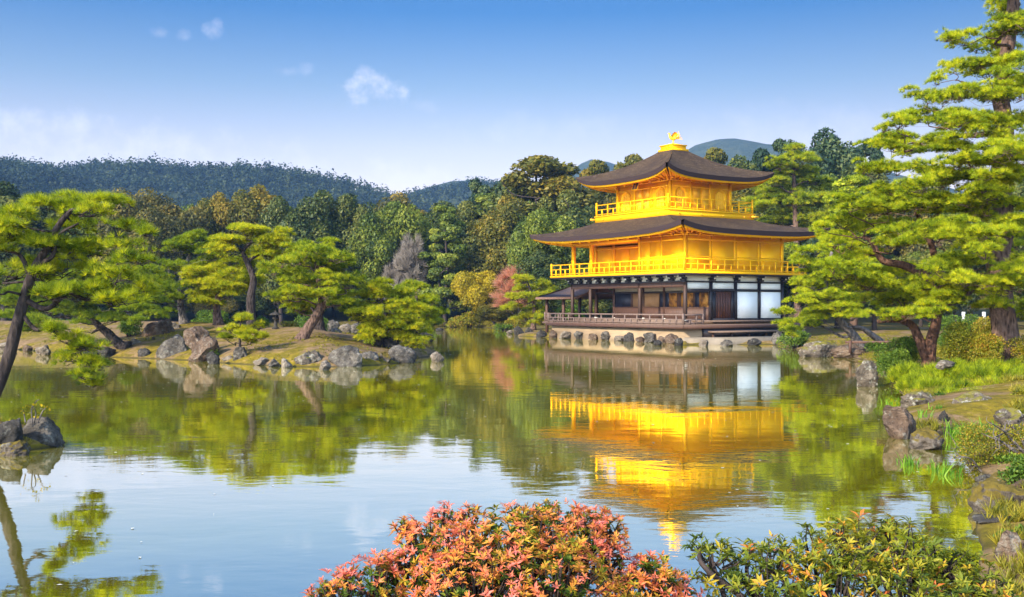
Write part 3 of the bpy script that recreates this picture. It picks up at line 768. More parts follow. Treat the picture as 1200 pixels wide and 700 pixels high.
for a, b in ((y0 + 0.27, mid - 0.012), (mid + 0.012, y1 - 0.25)):
    m = MB(); n = 3
    for k in range(n):
        m.box(HX - 0.05, HX + 0.03 + 0.006 * (k % 2), a + (b - a) * k / n + 0.006, a + (b - a) * (k + 1) / n - 0.006, 1.47, 3.09)
    d = part('plank_door', m, 'door_wood')
    part('door_ring', MB().lathe([(0.05, 0), (0.05, 0.02)], (HX + 0.05, (b if a < mid - 0.5 else a) , 2.2), 10), 'rail_wood', d)

# frieze with black brackets under the balcony
m = MB()
m.box(-HX + 0.03, HX - 0.03, -HY - 0.03, -HY + 0.05, 3.74, 4.12); part('frieze', m, 'plaster')
m = MB().box(HX - 0.05, HX + 0.03, -HY + 0.06, HY, 3.74, 4.12); part('frieze', m, 'plaster')
m = MB().box(-HX + 0.03, HX - 0.06, HY - 0.05, HY + 0.03, 3.74, 4.12); m.box(-HX - 0.03, -HX + 0.02, -HY + 0.06, HY, 3.74, 4.12); part('frieze', m, 'plaster')
def bracket(x, y, dx, dy):
    m = MB(); sx, sy = -dy, dx
    def bx(r0, r1, s0, s1, z0, z1):
        xs = [x + dx * r0 + sx * s0, x + dx * r1 + sx * s1]; ys = [y + dy * r0 + sy * s0, y + dy * r1 + sy * s1]
        m.box(min(xs), max(xs), min(ys), max(ys), z0, z1)
    bx(0.04, 0.30, -0.16, 0.16, 3.745, 3.86)
    bx(0.04, 0.34, -0.07, 0.07, 3.862, 3.96); bx(0.05, 0.17, -0.24, 0.24, 3.865, 3.955)
    bx(0.04, 0.56, -0.06, 0.06, 3.97, 4.08); bx(0.22, 0.32, -0.2, 0.2, 3.972, 4.075)
    o = part('bracket', m, 'black_lacquer')
    for r, z in ((0.58, 4.02), (0.36, 3.91)):
        cx, cyy = x + dx * r, y + dy * r
        part('bracket_tip', MB().box(cx - 0.04, cx + 0.04, cyy - 0.04, cyy + 0.04, z - 0.05, z + 0.05), 'plaster', o)
for x in np.linspace(-HX, HX, 12): bracket(x, -HY, 0, -1)
for y in BY[1:]: bracket(HX, y, 1, 0)
for y in BY[1:]: bracket(-HX, y, -1, 0)
o_ = 1.1
m = MB().box(-HX - o_, HX + o_, -HY - o_, HY + o_, 4.085, 4.16); part('balcony_joists', m, 'black_lacquer')
m = MB().box(-HX - o_ - 0.02, HX + o_ + 0.02, -HY - o_ - 0.02, HY + o_ + 0.02, 4.162, Z_BAL); part('balcony_floor', m, 'gold_trim')
b = o_ - 0.06
railing('balcony_railing', [(-HX - b, -HY - b), (HX + b, -HY - b), (HX + b, HY + b), (-HX - b, HY + b), (-HX - b, -HY - b)][:4], Z_BAL, Z_BAL + 0.76, 'gold_trim', 'gold_trim', 0.55, t=0.065, flare=0.12, mids=(0.55,), postw=0.10)

# second storey: right block flush with the front, the rest set one bay back behind an open gallery
x4 = BX[2]
m = MB()
m.box(x4, HX, -HY, -HY + 0.12, Z_BAL, Z_SOF); m.box(HX - 0.12, HX, -HY + 0.122, HY, Z_BAL, Z_SOF)
m.box(-HX + 0.12, HX - 0.122, HY - 0.12, HY, Z_BAL, Z_SOF); m.box(x4, x4 + 0.12, -HY + 0.122, BY[1], Z_BAL, Z_SOF)
m.box(-HX, x4 - 0.002, BY[1], BY[1] + 0.12, Z_BAL, 6.3); m.box(-HX, -HX + 0.118, BY[1] + 0.122, HY, Z_BAL, Z_SOF)
part('gilded_wall', m, 'gold_leaf')
m = MB().box(-HX, x4, -HY, BY[1] + 0.1, 6.42, 6.50); part('gallery_ceiling', m, 'gold_soffit')
for x in BX[3:]:
    pillar(x, BY[1] - 0.03, Z_BAL, 6.42, 'gold_trim', 0.2, 'gilded_pillar', False)
for (x, y) in ((BX[4], -HY), (-HX, -HY)): pillar(x, y + 0.1, Z_BAL, 6.62, 'gold_trim', 0.22, 'gilded_pillar', False)
for x in (HX, BX[1], x4): pillar(x - 0.02, -HY, Z_BAL, 6.7, 'gold_trim', 0.16 if x != HX else 0.2, 'gilded_pillar', False)
for y in BY[1:4]: pillar(HX - 0.04, y, Z_BAL, 6.7, 'gold_trim', 0.14, 'gilded_pillar', False)
pillar(HX - 0.03, HY, Z_BAL, 6.7, 'gold_trim', 0.2, 'gilded_pillar', False)
m = MB()
for z, h, d in ((4.34, 0.10, 0.05), (5.20, 0.07, 0.03), (6.22, 0.10, 0.045), (6.52, 0.08, 0.05)):
    m.box(x4 - 0.02, HX + d, -HY - d, -HY - 0.002, z, z + h)
    m.box(HX + 0.002, HX + d, -HY + 0.002, HY + d, z, z + h)
part('wall_rails', m, 'gold_trim')
m = MB().box(-HX, x4, -HY - 0.02, -HY + 0.16, 6.36, 6.58); part('gallery_beam', m, 'gold_trim')
m = MB()
m.box(-HX + 0.1, x4 - 0.02, BY[1] - 0.06, BY[1] - 0.002, 6.10, 6.2); m.box(-HX + 0.1, x4 - 0.02, BY[1] - 0.06, BY[1] - 0.002, 4.34, 4.46)
part('gallery_rails', m, 'gold_trim')
for k, (xa_, xb_) in enumerate(((BX[5] + 0.15, BX[4] - 0.1), (BX[4] + 0.12, BX[3] - 1.55), (BX[3] - 1.45, BX[3] - 0.1), (BX[3] + 0.12, x4 - 0.08))):
    part('lattice_shutter', MB().box(xa_, xb_, BY[1] - 0.03, BY[1] - 0.004, 4.48, 6.08), 'gold_leaf' if k % 2 else 'gold_soffit')
for (xa_, xb_) in ((x4 + 0.14, x4 + 1.0), (x4 + 1.06, BX[1] - 0.12), (BX[1] + 0.12, HX - 0.14)):
    part('wall_shutter', MB().box(xa_, xb_, -HY - 0.028, -HY - 0.004, 4.46, 6.2), 'gold_leaf')
for (ya_, yb_) in zip(BY[:-1], BY[1:]):
    part('wall_shutter', MB().box(HX + 0.004, HX + 0.026, ya_ + 0.16, yb_ - 0.16, 4.46, 6.2), 'gold_leaf')
# little block brackets under the eaves of the second storey
def eave_brackets(pts, z, w=0.16):
    for (x, y, dx, dy) in pts:
        m = MB()
        m.box(x - w / 2 + dx * 0.14, x + w / 2 + dx * 0.14, y - w / 2 + dy * 0.14, y + w / 2 + dy * 0.14, z, z + 0.102)
        m.box(x - w * 0.8 + dx * 0.24, x + w * 0.8 + dx * 0.24, y - w * 0.8 + dy * 0.24, y + w * 0.8 + dy * 0.24, z + 0.1, z + 0.2)
        part('eave_bracket', m, 'gold_trim')
eave_brackets([(x, -HY, 0, -1) for x in np.linspace(-HX, HX, 12)] + [(HX, y, 1, 0) for y in np.linspace(-HY, HY, 9)], 6.5)

# roofs: four curved slopes, the corners swept up
def roof(name, ex, ey, ix, iy, z_eave, lift, z_top, thick, wx, wy, z_wall, rafters):
    N, K = 40, 12
    s = np.linspace(0, 1, N + 1); t = np.linspace(0, 1, K + 1)
    sg = np.abs(2 * s - 1)
    lf = lift * (0.25 * sg ** 2 + 0.75 * sg ** 5)
    EC = np.array([(ex, -ey), (ex, ey), (-ex, ey), (-ex, -ey)]); IC = np.array([(ix, -iy), (ix, iy), (-ix, iy), (-ix, -iy)]); WC = np.array([(wx, -wy), (wx, wy), (-wx, wy), (-wx, -wy)])
    top, edge, sof, fas, raf = MB(), MB(), MB(), MB(), MB()
    for k in range(4):
        e0, e1 = EC[k], EC[(k + 1) % 4]; i0, i1 = IC[k], IC[(k + 1) % 4]; w0, w1 = WC[k], WC[(k + 1) % 4]
        E = e0 + s[:, None] * (e1 - e0); I = i0 + s[:, None] * (i1 - i0); Wl = w0 + s[:, None] * (w1 - w0)
        nout = np.array([e1[1] - e0[1], -(e1[0] - e0[0])]); nout = nout / np.linalg.norm(nout)
        E = E + nout * (0.10 * sg ** 4)[:, None]
        ze = z_eave + lf
        P = E[:, None, :] + t[None, :, None] * (I - E)[:, None, :]
        curve = 0.62 * t + 0.38 * t ** 2.2
        Z = z_eave + (z_top - z_eave) * curve[None, :] + lf[:, None] * ((1 - t) ** 1.7)[None, :]
        G = np.concatenate([P, Z[..., None]], -1)
        top.grid(G)
        lo = np.concatenate([E - (E - I) * 0.022, (ze - thick)[:, None]], 1)
        up_ = np.concatenate([E, ze[:, None]], 1)
        edge.grid(np.stack([lo, up_], 1))
        inn = np.concatenate([E + (I - E) * 0.14, (ze - thick + 0.03)[:, None]], 1)
        edge.grid(np.stack([inn, lo], 1))
        # gilded fascia a little inside the thatch, and the gilded soffit up to the wall
        f0 = E + (Wl - E) * 0.09
        fa = np.concatenate([f0, (ze - thick + 0.02)[:, None]], 1); fb = np.concatenate([f0, (ze - thick - 0.11)[:, None]], 1)
        f1 = E + (Wl - E) * 0.14
        fc = np.concatenate([f1, (ze - thick - 0.11)[:, None]], 1); fd = np.concatenate([f1, (ze - thick + 0.01)[:, None]], 1)
        fas.grid(np.stack([fd, fc, fb, fa], 1))
        tt = np.linspace(0, 1, 7)
        S = f1[:, None, :] + tt[None, :, None] * (Wl - f1)[:, None, :]
        SZ = (ze - thick - 0.02)[:, None] * (1 - tt)[None, :] + z_wall * tt[None, :]
        sof.grid(np.concatenate([S, SZ[..., None]], -1)[:, ::-1])
        nr_ = rafters[k % 2]
        for q in range(nr_):
            u = (q + 0.5) / nr_
            zz = np.interp(u, s, ze) - thick - 0.06
            a = e0 + u * (e1 - e0); c = w0 + u * (w1 - w0)
            # rafters run square to the eave, the outer ones onto the hip
            pe = a + (c - a) * 0.12
            raf.beam((pe[0], pe[1], zz), (c[0], c[1], z_wall - 0.05), 0.085, 0.09)
    r = part(name, top, 'bark_roof', smooth=True)
    part('thatch_edge', edge, 'thatch_edge', r)
    part('gilded_fascia', fas, 'gold_trim', r)
    so = part('gilded_soffit', sof, 'gold_soffit', r)
    part('rafters', raf, 'gold_trim', r)
    return r

roof('lower_roof', HX + 2.1, HY + 2.1, 3.62, 3.62, 6.80, 0.42, 7.92, 0.29, HX, HY, Z_SOF, (24, 32))
# third storey
S3, W3, SK = 2.72, 2.62, 3.73
m = MB().box(-SK, SK, -SK, SK, 7.84, 8.22); sk = part('upper_balcony_base', m, 'gold_leaf')
m = MB().box(-SK - 0.05, SK + 0.05, -SK - 0.05, SK + 0.05, 8.222, 8.30); part('upper_balcony_floor', m, 'gold_trim')
for x in np.linspace(-SK + 0.9, SK - 0.9, 4):
    part('gilded_stud', MB().box(x - 0.05, x + 0.05, -SK - 0.05, -SK - 0.002, 8.0, 8.08), 'gold_pale', sk)
    part('gilded_stud', MB().box(SK + 0.002, SK + 0.05, x - 0.05, x + 0.05, 8.0, 8.08), 'gold_pale', sk)
for x, y in ((SK, SK), (-SK, -SK)):
    part('beam_end', MB().box(x - 0.06 + 0.1 * np.sign(x), x + 0.06 + 0.1 * np.sign(x), y - 0.3, y + 0.3, 8.02, 8.14), 'gold_pale', sk)
b = SK - 0.08
railing('upper_balcony_railing', [(-b, -b), (b, -b), (b, b), (-b, b)], 8.30, 9.06, 'gold_trim', 'gold_trim', 0.62, t=0.06, mids=(0.55,), corner_h=0.16, postw=0.10)
m = MB().box(-W3, W3, -W3, W3, 8.30, 10.40); part('upper_gilded_wall', m, 'gold_leaf')
for i_, (x, y) in enumerate([(sx * W3, sy * W3) for sx in (-1, 1) for sy in (-1, 1)]): pillar(x, y, 8.30, 10.38, 'gold_trim', 0.2, 'gilded_pillar', False)
for q in (-0.85, 0.85):
    pillar(q, -W3, 8.30, 10.38, 'gold_trim', 0.15, 'gilded_pillar', False); pillar(W3, q, 8.30, 10.38, 'gold_trim', 0.15, 'gilded_pillar', False)
m = MB()
for z, h in ((8.32, 0.1), (9.86, 0.09), (10.2, 0.1)):
    m.box(-W3, W3 + 0.04, -W3 - 0.04, -W3 - 0.002, z, z + h); m.box(W3 + 0.002, W3 + 0.04, -W3, W3 + 0.04, z, z + h)
part('wall_rails', m, 'gold_trim')
def face(f, along, out, z):
    """a point on the front (f = 0) or the shuttered side (f = 1) of the third storey"""
    return (along, -W3 - out, z) if f == 0 else (W3 + out, along, z)
def arch_pts(c, w, z0, zs, zt, n=14):
    """cusped arch outline from the left foot over the top to the right foot"""
    P = [(c - w * 1.08, z0), (c - w * 0.92, z0 + (zs - z0) * 0.5), (c - w, zs)]
    for k in range(1, n):
        a = math.pi * (1 - k / n)
        P.append((c + w * math.cos(a), zs + (zt - zs) * (math.sin(a) ** 0.8) + (0.05 * (1 - abs(math.cos(a)) * 3) if abs(math.cos(a)) < 0.33 else 0)))
    P += [(c + w, zs), (c + w * 0.92, z0 + (zs - z0) * 0.5), (c + w * 1.08, z0)]
    return P
for f in (0, 1):
    for c in (-1.72, 1.72):
        I = arch_pts(c, 0.36, 8.62, 9.32, 9.68); O = arch_pts(c, 0.47, 8.56, 9.34, 9.82); n = len(I)
        m = MB()
        V = [face(f, a, 0.055, z) for a, z in O] + [face(f, a, 0.055, z) for a, z in I] + [face(f, a, 0.0, z) for a, z in O] + [face(f, a, 0.0, z) for a, z in I]
        F = []
        for k in range(n - 1):
            F += [(k, k + 1, n + k + 1, n + k), (k, k + 1, 2 * n + k + 1, 2 * n + k), (n + k, n + k + 1, 3 * n + k + 1, 3 * n + k)]
        m.add(V, F)
        wnd = part('arched_window_frame', m, 'gold_soffit')
        m = MB(); m.add([face(f, a, 0.012, z) for a, z in I], [tuple(range(n))]); part('window_pane', m, 'gold_pale', wnd)
        m = MB()
        for q in (-0.18, 0.0, 0.18):
            p0 = face(f, c + q, 0.02, 8.64); p1 = face(f, c + q, 0.02, 9.6 - abs(q) * 0.4); m.beam(p0, p1, 0.03, 0.03)
        part('window_bars', m, 'gold_trim', wnd)
    for c in (-0.39, 0.39):
        p = [face(f, c - 0.34, 0.0, 0), face(f, c + 0.34, 0.035, 0)]
        d = part('panelled_door', MB().box(p[0][0], p[1][0], p[0][1], p[1][1], 8.44, 9.84), 'gold_leaf')
        m = MB()
        for (za, zb) in ((9.2, 9.78), (8.5, 9.1)):
            p = [face(f, c - 0.25, 0.036, 0), face(f, c + 0.25, 0.05, 0)]
            m.box(p[0][0], p[1][0], p[0][1], p[1][1], za, zb)
        part('door_panel', m, 'gold_pale', d)
eave_brackets([(x, -W3, 0, -1) for x in np.linspace(-W3, W3, 7)] + [(W3, y, 1, 0) for y in np.linspace(-W3, W3, 7)], 10.22, 0.18)
# tilted name board under the front eave
cb = Vector((0.15, -W3 - 0.75, 10.02))
tb = bpy.data.objects.new('name_board', MB().box(-0.30, 0.30, -0.03, 0.03, -0.30, 0.30).mesh('name_board')); tb.data.materials.append(MAT['gold_trim']); COL.objects.link(tb)
tb.parent = pv; tb.location = cb; tb.rotation_euler = (math.radians(-24), 0, 0)
part('board_field', MB().box(-0.23, 0.23, -0.036, -0.031, -0.24, 0.24), 'dark_wood', tb)
try:
    cu = bpy.data.curves.new('board_writing', 'FONT'); cu.body = '究\n竟\n頂'; cu.size = 0.17; cu.align_x = 'CENTER'; cu.align_y = 'CENTER'; cu.space_line = 0.85; cu.extrude = 0.003
    tx = bpy.data.objects.new('board_writing', cu); COL.objects.link(tx); tx.parent = tb; tx.location = (0, -0.04, 0.0); tx.rotation_euler = (math.radians(90), 0, 0)
    bpy.context.view_layer.update()
    wm_ = bpy.data.meshes.new_from_object(tx.evaluated_get(bpy.context.evaluated_depsgraph_get()))
    bpy.data.objects.remove(tx)
    tx = link('board_writing', wm_, MAT['gold_pale'], tb, (0, -0.04, 0.0)); tx.rotation_euler = (math.radians(90), 0, 0)
except Exception:
    pass
roof('upper_roof', 4.62, 4.62, 0.62, 0.62, 10.45, 0.55, 12.62, 0.27, W3, W3, 10.40, (18, 18))
# gilded box and phoenix on the ridge
m = MB().box(-0.72, 0.72, -0.72, 0.72, 12.54, 12.68); m.box(-0.60, 0.60, -0.60, 0.60, 12.682, 12.90); m.box(-0.66, 0.66, -0.66, 0.66, 12.902, 12.97); m.box(-0.3, 0.3, -0.3, 0.3, 12.972, 13.06)
part('finial_box', m, 'gold_trim')
ph = MB()
ph.tube([(0.05, 0, 13.05), (0.04, 0, 13.28), (0.0, 0, 13.46)], [0.03, 0.028, 0.05], 6); ph.tube([(-0.05, 0.02, 13.05), (-0.04, 0.02, 13.28), (0.0, 0.02, 13.46)], [0.03, 0.028, 0.05], 6)
ph.tube(smooth_path([(0.26, 0, 13.55), (0.05, 0, 13.50), (-0.18, 0, 13.58), (-0.30, 0, 13.76), (-0.28, 0, 13.90), (-0.36, 0, 13.95), (-0.46, 0, 13.92)], 4),
        np.interp(np.arange(25), [0, 4, 8, 13, 16, 20, 24], [0.05, 0.14, 0.15, 0.07, 0.055, 0.07, 0.01]), 8)
for k, (yo, lean) in enumerate(((-0.10, -0.30), (0.10, 0.30))):        # raised wings
    V = [(-0.10, yo, 13.58), (0.16, yo, 13.52), (0.36, yo + lean, 13.78), (0.22, yo + lean * 1.2, 13.98), (0.02, yo + lean * 1.1, 14.02), (-0.12, yo + lean * 0.7, 13.86)]
    V2 = [(x, y + 0.03, z) for x, y, z in V]; n = len(V)
    ph.add(V + V2, [tuple(range(n)), tuple(range(2 * n - 1, n - 1, -1))] + [(q, (q + 1) % n, (q + 1) % n + n, q + n) for q in range(n)])
for k in range(5):                                                       # tail plumes
    a = -0.25 + k * 0.28
    ph.tube(smooth_path([(0.2, 0, 13.52), (0.45, (k - 2) * 0.03, 13.56 + a * 0.25), (0.78 - 0.08 * k, (k - 2) * 0.07, 13.60 + a * 0.62)], 4), np.linspace(0.05, 0.02, 9), 5)
po = part('phoenix_ornament', ph, 'gold_pale', smooth=True)
po.rotation_euler = (0, 0, math.radians(57)); po.scale = (0.8, 0.8, 0.8); po.location = (0, 0, 13.05 * 0.2)

# roofed fishing deck on the far (west) side
m = MB().box(-HX - 5.0, -HX - 1.35, -HY + 0.9, -HY + 4.3, 0.92, 1.08); fd = part('fishing_deck', m, 'deck_wood')
for x in (-HX - 4.7, -HX - 2.6):
    for y in (-HY + 1.1, -HY + 4.1): part('deck_post', MB().box(x - 0.09, x + 0.09, y - 0.09, y + 0.09, -0.4, 3.05), 'dark_wood', fd)
m = MB(); yc = -HY + 2.6
xr0, xr1, xe = -HX - 3.0, -HX - 0.12, -HX - 5.1
for sgn in (-1, 1):
    prof = [(2.25, 2.86), (1.5, 3.08), (0.8, 3.38), (0.0, 3.80)]
    V, F = [], []
    for q, (d, z) in enumerate(prof):
        xl = xr0 + (xe - xr0) * (d / 2.25)
        V += [(xl, yc + sgn * d, z), (xr1, yc + sgn * d, z), (xl, yc + sgn * d, z - 0.16), (xr1, yc + sgn * d, z - 0.16)]
    for q in range(3):
        a = 4 * q
        F += [(a, a + 1, a + 5, a + 4), (a + 2, a + 3, a + 7, a + 6), (a, a + 4, a + 6, a + 2), (a + 1, a + 5, a + 7, a + 3)]
    F += [(0, 1, 3, 2)]
    m.add(V, F)
V = [(xe, yc - 2.25, 2.86), (xe, yc + 2.25, 2.86), (xr0, yc, 3.80), (xe, yc - 2.25, 2.70), (xe, yc + 2.25, 2.70), (xr0, yc, 3.64)]
m.add(V, [(0, 1, 2), (3, 4, 5), (0, 1, 4, 3)])
m.box(xr0 - 0.1, xr1, yc - 0.1, yc + 0.1, 3.78, 3.9)
part('fishing_deck_roof', m, plain('brown_bark_roof', (0.20, 0.115, 0.085), 0.85, 0.35, 9, bump=0.4), fd)
railing('fishing_deck_railing', [(-HX - 1.5, -HY + 1.0), (-HX - 4.8, -HY + 1.0), (-HX - 4.8, -HY + 4.2)], 1.08, 1.7, 'rail_wood', 'rail_wood', 0.7)

# stone landing in front of the shuttered side
m = MB()
out = [shore(800, 404.4), shore(850, 404.2), shore(903, 403.4), pav(HX + 1.4, HY + 1.2), pav(HX + 1.1, HY), pav(HX + 1.1, -HY - 1.0)]
n = len(out)
m.add([(p[0], p[1], -0.4) for p in out] + [(p[0], p[1], 0.36) for p in out], [tuple(range(n - 1, -1, -1)), tuple(range(n, 2 * n))] + [(k, (k + 1) % n, (k + 1) % n + n, k + n) for k in range(n)])
tag(m.build('stone_landing', rock_slab := plain('landing_stone', (0.19, 0.15, 0.108), 0.85, 0.45, 0.9, bump=0.3)), 'flat stone landing at the water beside the white shuttered side of the pavilion', 'landing')
# ------------------------------------------------------------------ plants
def needles(P, A, k, L, w, spread, rng, tint):
    """k slim needles in a brush round each axis A (n, 3) at P"""
    n = len(P)
    d = unit(A[:, None, :] + spread * unit(rng.normal(size=(n, k, 3))))
    ln = (L if np.isscalar(L) else L[:, None, None]) * rng.uniform(0.65, 1.1, (n, k, 1))
    side = unit(np.cross(d, rng.normal(size=(n, k, 3)))) * (w / 2)
    b = P[:, None, :] + d * ln * 0.06
    V = np.stack([b - side, b + side, b + d * ln], 2).reshape(-1, 3)
    t = np.repeat(np.clip(np.repeat(tint, k) + (rng.random(n * k) - 0.5) * 0.22, 0, 1), 3)
    return V, np.arange(len(V)).reshape(-1, 3), t

def leaves(P, D, N, L, W, rng, tint, fold=0.2, bend=0.15):
    """folded pointed leaves: root P, direction D, facing N, length L, half width W (arrays or numbers)"""
    n = len(P)
    L = np.broadcast_to(np.asarray(L, float), (n,))[:, None]; W = np.broadcast_to(np.asarray(W, float), (n,))[:, None]
    S = unit(np.cross(D, N)); N = np.cross(S, D)
    mid = P + D * L * 0.5 - N * L * fold * 0.3
    tip = P + D * L - N * L * bend
    V = np.stack([P, mid + S * W + N * L * fold * 0.3, mid, mid - S * W + N * L * fold * 0.3, tip], 1).reshape(-1, 3)
    b = np.arange(n)[:, None] * 5
    F = np.concatenate([b + [0, 1, 2], b + [0, 2, 3], b + [1, 4, 2], b + [2, 4, 3]])
    return V, F, np.repeat(tint, 5)

class Fol:
    """collects foliage arrays of one crown"""
    def __init__(s): s.V, s.F, s.T, s.n = [], {}, [], 0
    def add(s, VFT):
        V, F, t = VFT
        s.F.setdefault(F.shape[1], []).append(F + s.n); s.V.append(V); s.T.append(t); s.n += len(V)
    def build(s, name, mat, parent=None, base=(0, 0, 0)):
        me = raw_mesh(name, np.concatenate(s.V) - np.array(base, float), [np.concatenate(f) for f in s.F.values()], np.concatenate(s.T))
        return link(name, me, mat, parent)

def lerp_path(P, t):
    P = np.asarray(P, float); x = np.linspace(0, 1, len(P))
    return np.array([np.interp(t, x, P[:, k]) for k in range(3)])

def limb(p, q, sag, rng, m=5, wig=0.12):
    """a crooked limb from p to q"""
    p, q = np.asarray(p, float), np.asarray(q, float); L = np.linalg.norm(q - p)
    K = [p]
    for t in np.linspace(0, 1, 5)[1:-1]:
        K.append(p + (q - p) * t + rng.normal(size=3) * L * wig * np.array([1, 1, 0.7]) * (1 - abs(2 * t - 1) * 0.4) + np.array([0, 0, sag * L * math.sin(t * math.pi)]))
    K.append(q)
    return smooth_path(K, m)

def pine(label, Y, trunk, r0, pads, palette, seed, bark='pine', group=None, cat='pine tree', name='pine_tree', extra=(), dens=1.0, jit=0.7, needle=None, sats=1, front=0.0, thick=1.25):
    """trunk: (u, v) or (u, v, dY) photo points from the foot up; pads: (u, v, half width px, half height px[, dY])"""
    rng = np.random.default_rng(seed)
    px = Y / F_PX
    T = np.array([at(t[0], t[1], Y + (t[2] if len(t) > 2 else 0)) for t in trunk])
    gz = ground_z(T[0][0], T[0][1])
    foot = T[0].copy()
    if gz < T[0][2] - 0.02 or gz > T[0][2] + 0.02:
        # the foot is set on the real ground below or above the sighted point
        T[0][2] = gz - 0.05
    base = np.array([T[0][0], T[0][1], gz])
    root = tag(empty(name, base), label, cat, group)
    TP = smooth_path(T, 6)
    n = len(TP); s = np.linspace(0, 1, n)
    R = 0.76 * r0 * (1 - 0.72 * s ** 0.9) * (1 + 0.32 * np.exp(-s * 18))
    R = R * (1 + 0.10 * vnoise(np.stack([s * 23, s * 0, s * 0 + seed], 1), seed, 2))
    tr = MB()
    tr.tube(TP - base, R, 12)
    fol = Fol()
    L = needle or max(0.115, 0.0034 * Y); w = max(0.007, 0.36 * px)
    CP, CR = [TP[n // 6:]], [R[n // 6:]]
    for e in extra:                                  # bare or broken limbs named in the photo: list of (u, v, dY), radius
        pts = np.array([at(q[0], q[1], Y + (q[2] if len(q) > 2 else 0)) for q in e[0]])
        pp = smooth_path(pts, 6)
        tr.tube(pp - base, np.linspace(e[1], e[1] * 0.35, len(pp)), 9)
        CP.append(pp[2:]); CR.append(np.linspace(e[1], e[1] * 0.35, len(pp))[2:])
    CP, CR = np.concatenate(CP), np.concatenate(CR)
    full = []
    for pd in pads:
        dY = pd[4] if len(pd) > 4 else rng.uniform(-1, 1) * jit - front * rng.random()
        full.append((*pd[:4], dY, True))
        for q in range(sats):                    # smaller tiers round each main one close the gaps
            full.append((pd[0] + rng.uniform(-0.95, 0.95) * pd[2], pd[1] + rng.uniform(-0.9, 1.7) * pd[3], pd[2] * rng.uniform(0.5, 0.75), pd[3] * rng.uniform(0.6, 0.9), dY + rng.uniform(-1, 1) * (jit * 0.5 + pd[2] * px), False))
    for (u, v, ru, rv, dY, main) in full:
        c = at(u, v, Y + dY)
        rx = ru * px * 1.05; ry = rx * rng.uniform(0.75, 1.1); h = max(rv * px * thick, 0.5 * L)
        # the limb that carries the pad leaves the stem a little lower than the pad
        hd = np.hypot(CP[:, 0] - c[0], CP[:, 1] - c[1])
        k = int(np.argmin(np.abs(CP[:, 2] - (c[2] - h - 0.10 * hd)) + 0.6 * hd))
        end = c - np.array([0, 0, h * 0.75])
        br = limb(CP[k], end, rng.uniform(-0.10, 0.05), rng)
        r1 = min(CR[k] * 0.5, 0.028 * np.linalg.norm(end - CP[k]) + 0.010) * (1.0 if main else 0.6)
        CP = np.concatenate([CP, br[len(br) // 2:]]); CR = np.concatenate([CR, np.full(len(br) - len(br) // 2, r1 * 0.7)])
        tr.tube(br - base, np.linspace(r1, max(0.008, r1 * 0.35), len(br)), 7)
        slope, lean = rng.uniform(-0.12, 0.30), rng.random() * 6.283
        nl = rng.integers(6, 11)
        th = rng.random(nl) * 2 * math.pi; rho = np.sqrt(rng.random(nl)) * 0.72
        LC = np.stack([np.cos(th) * rho * rx, np.sin(th) * rho * ry, (1 - rho ** 1.5) * h * 0.55 - 0.25 * h + rng.uniform(-0.5, 0.45, nl) * h + rng.uniform(-0.16, 0.16, nl) * rx + np.cos(th - lean) * rho * rx * slope], 1) + c
        LR = rng.uniform(0.26, 0.52, nl) * rx
        pt = rng.uniform(-0.14, 0.14)
        for c2, lr in zip(LC, LR):
            tw = limb(end if rng.random() < 0.6 else br[-4], c2 - np.array([0, 0, h * 0.25]), 0.02, rng, 3)
            tr.tube(tw - base, np.linspace(max(0.007, r1 * 0.32), 0.004, len(tw)), 5, cap=False)
            m = max(6, int(math.pi * lr * lr / (L * L) * 2.5 * dens))
            a = rng.random(m) * 2 * math.pi; q = np.sqrt(rng.random(m))
            lh = max(h * 0.6, 0.3 * L)
            P = np.stack([np.cos(a) * q * lr, np.sin(a) * q * lr, lh * (1 - q ** 2) * rng.uniform(0.3, 1.0, m) - 0.15 * lh], 1)
            A = unit(np.stack([np.cos(a) * q * 0.9, np.sin(a) * q * 0.9, np.full(m, 0.75)], 1) + rng.normal(size=(m, 3)) * 0.22)
            t = np.clip(0.58 + pt + rng.normal(size=m) * 0.27, 0, 1)
            fol.add(needles(P + c2, A, 24, 1.2 * L * rng.uniform(0.85, 1.1), w, 0.85, rng, t))
    tr.build('trunk', BARK[bark], root, smooth=True)
    fol.build('crown', LEAF[palette], root, base)
    return root

# near pine leaning in from the left edge
pine('near pine leaning in from the left edge, lowest branch drooping to the water', 17.0,
     [(-34, 520), (-12, 470), (8, 425), (22, 373), (35, 328), (44, 308), (58, 288), (66, 268), (84, 246)], 0.17,
     [(70, 240, 36, 10), (122, 238, 30, 8), (92, 246, 30, 8), (28, 258, 34, 9), (104, 262, 38, 10), (152, 266, 24, 7), (10, 286, 34, 10), (62, 288, 36, 10), (118, 292, 38, 10), (154, 300, 24, 8),
      (-20, 262, 30, 10), (18, 318, 36, 10), (78, 314, 36, 10), (130, 322, 34, 10), (168, 336, 22, 8), (100, 342, 34, 9), (58, 344, 26, 8), (-20, 330, 34, 11), (148, 352, 24, 7),
      (78, 396, 18, 8), (100, 404, 22, 8), (88, 418, 24, 9), (112, 430, 20, 8), (64, 386, 12, 5), (100, 440, 18, 6)],
     'pine_bright', 101, bark='dark', thick=1.15, dens=0.8, extra=[([(30, 352), (55, 362), (80, 344), (105, 352), (132, 338)], 0.05), ([(24, 366), (42, 386), (62, 384), (84, 402), (104, 428)], 0.04), ([(36, 326), (24, 300), (4, 292), (-18, 280)], 0.045), ([(44, 310), (62, 300), (68, 276), (92, 262)], 0.045)])

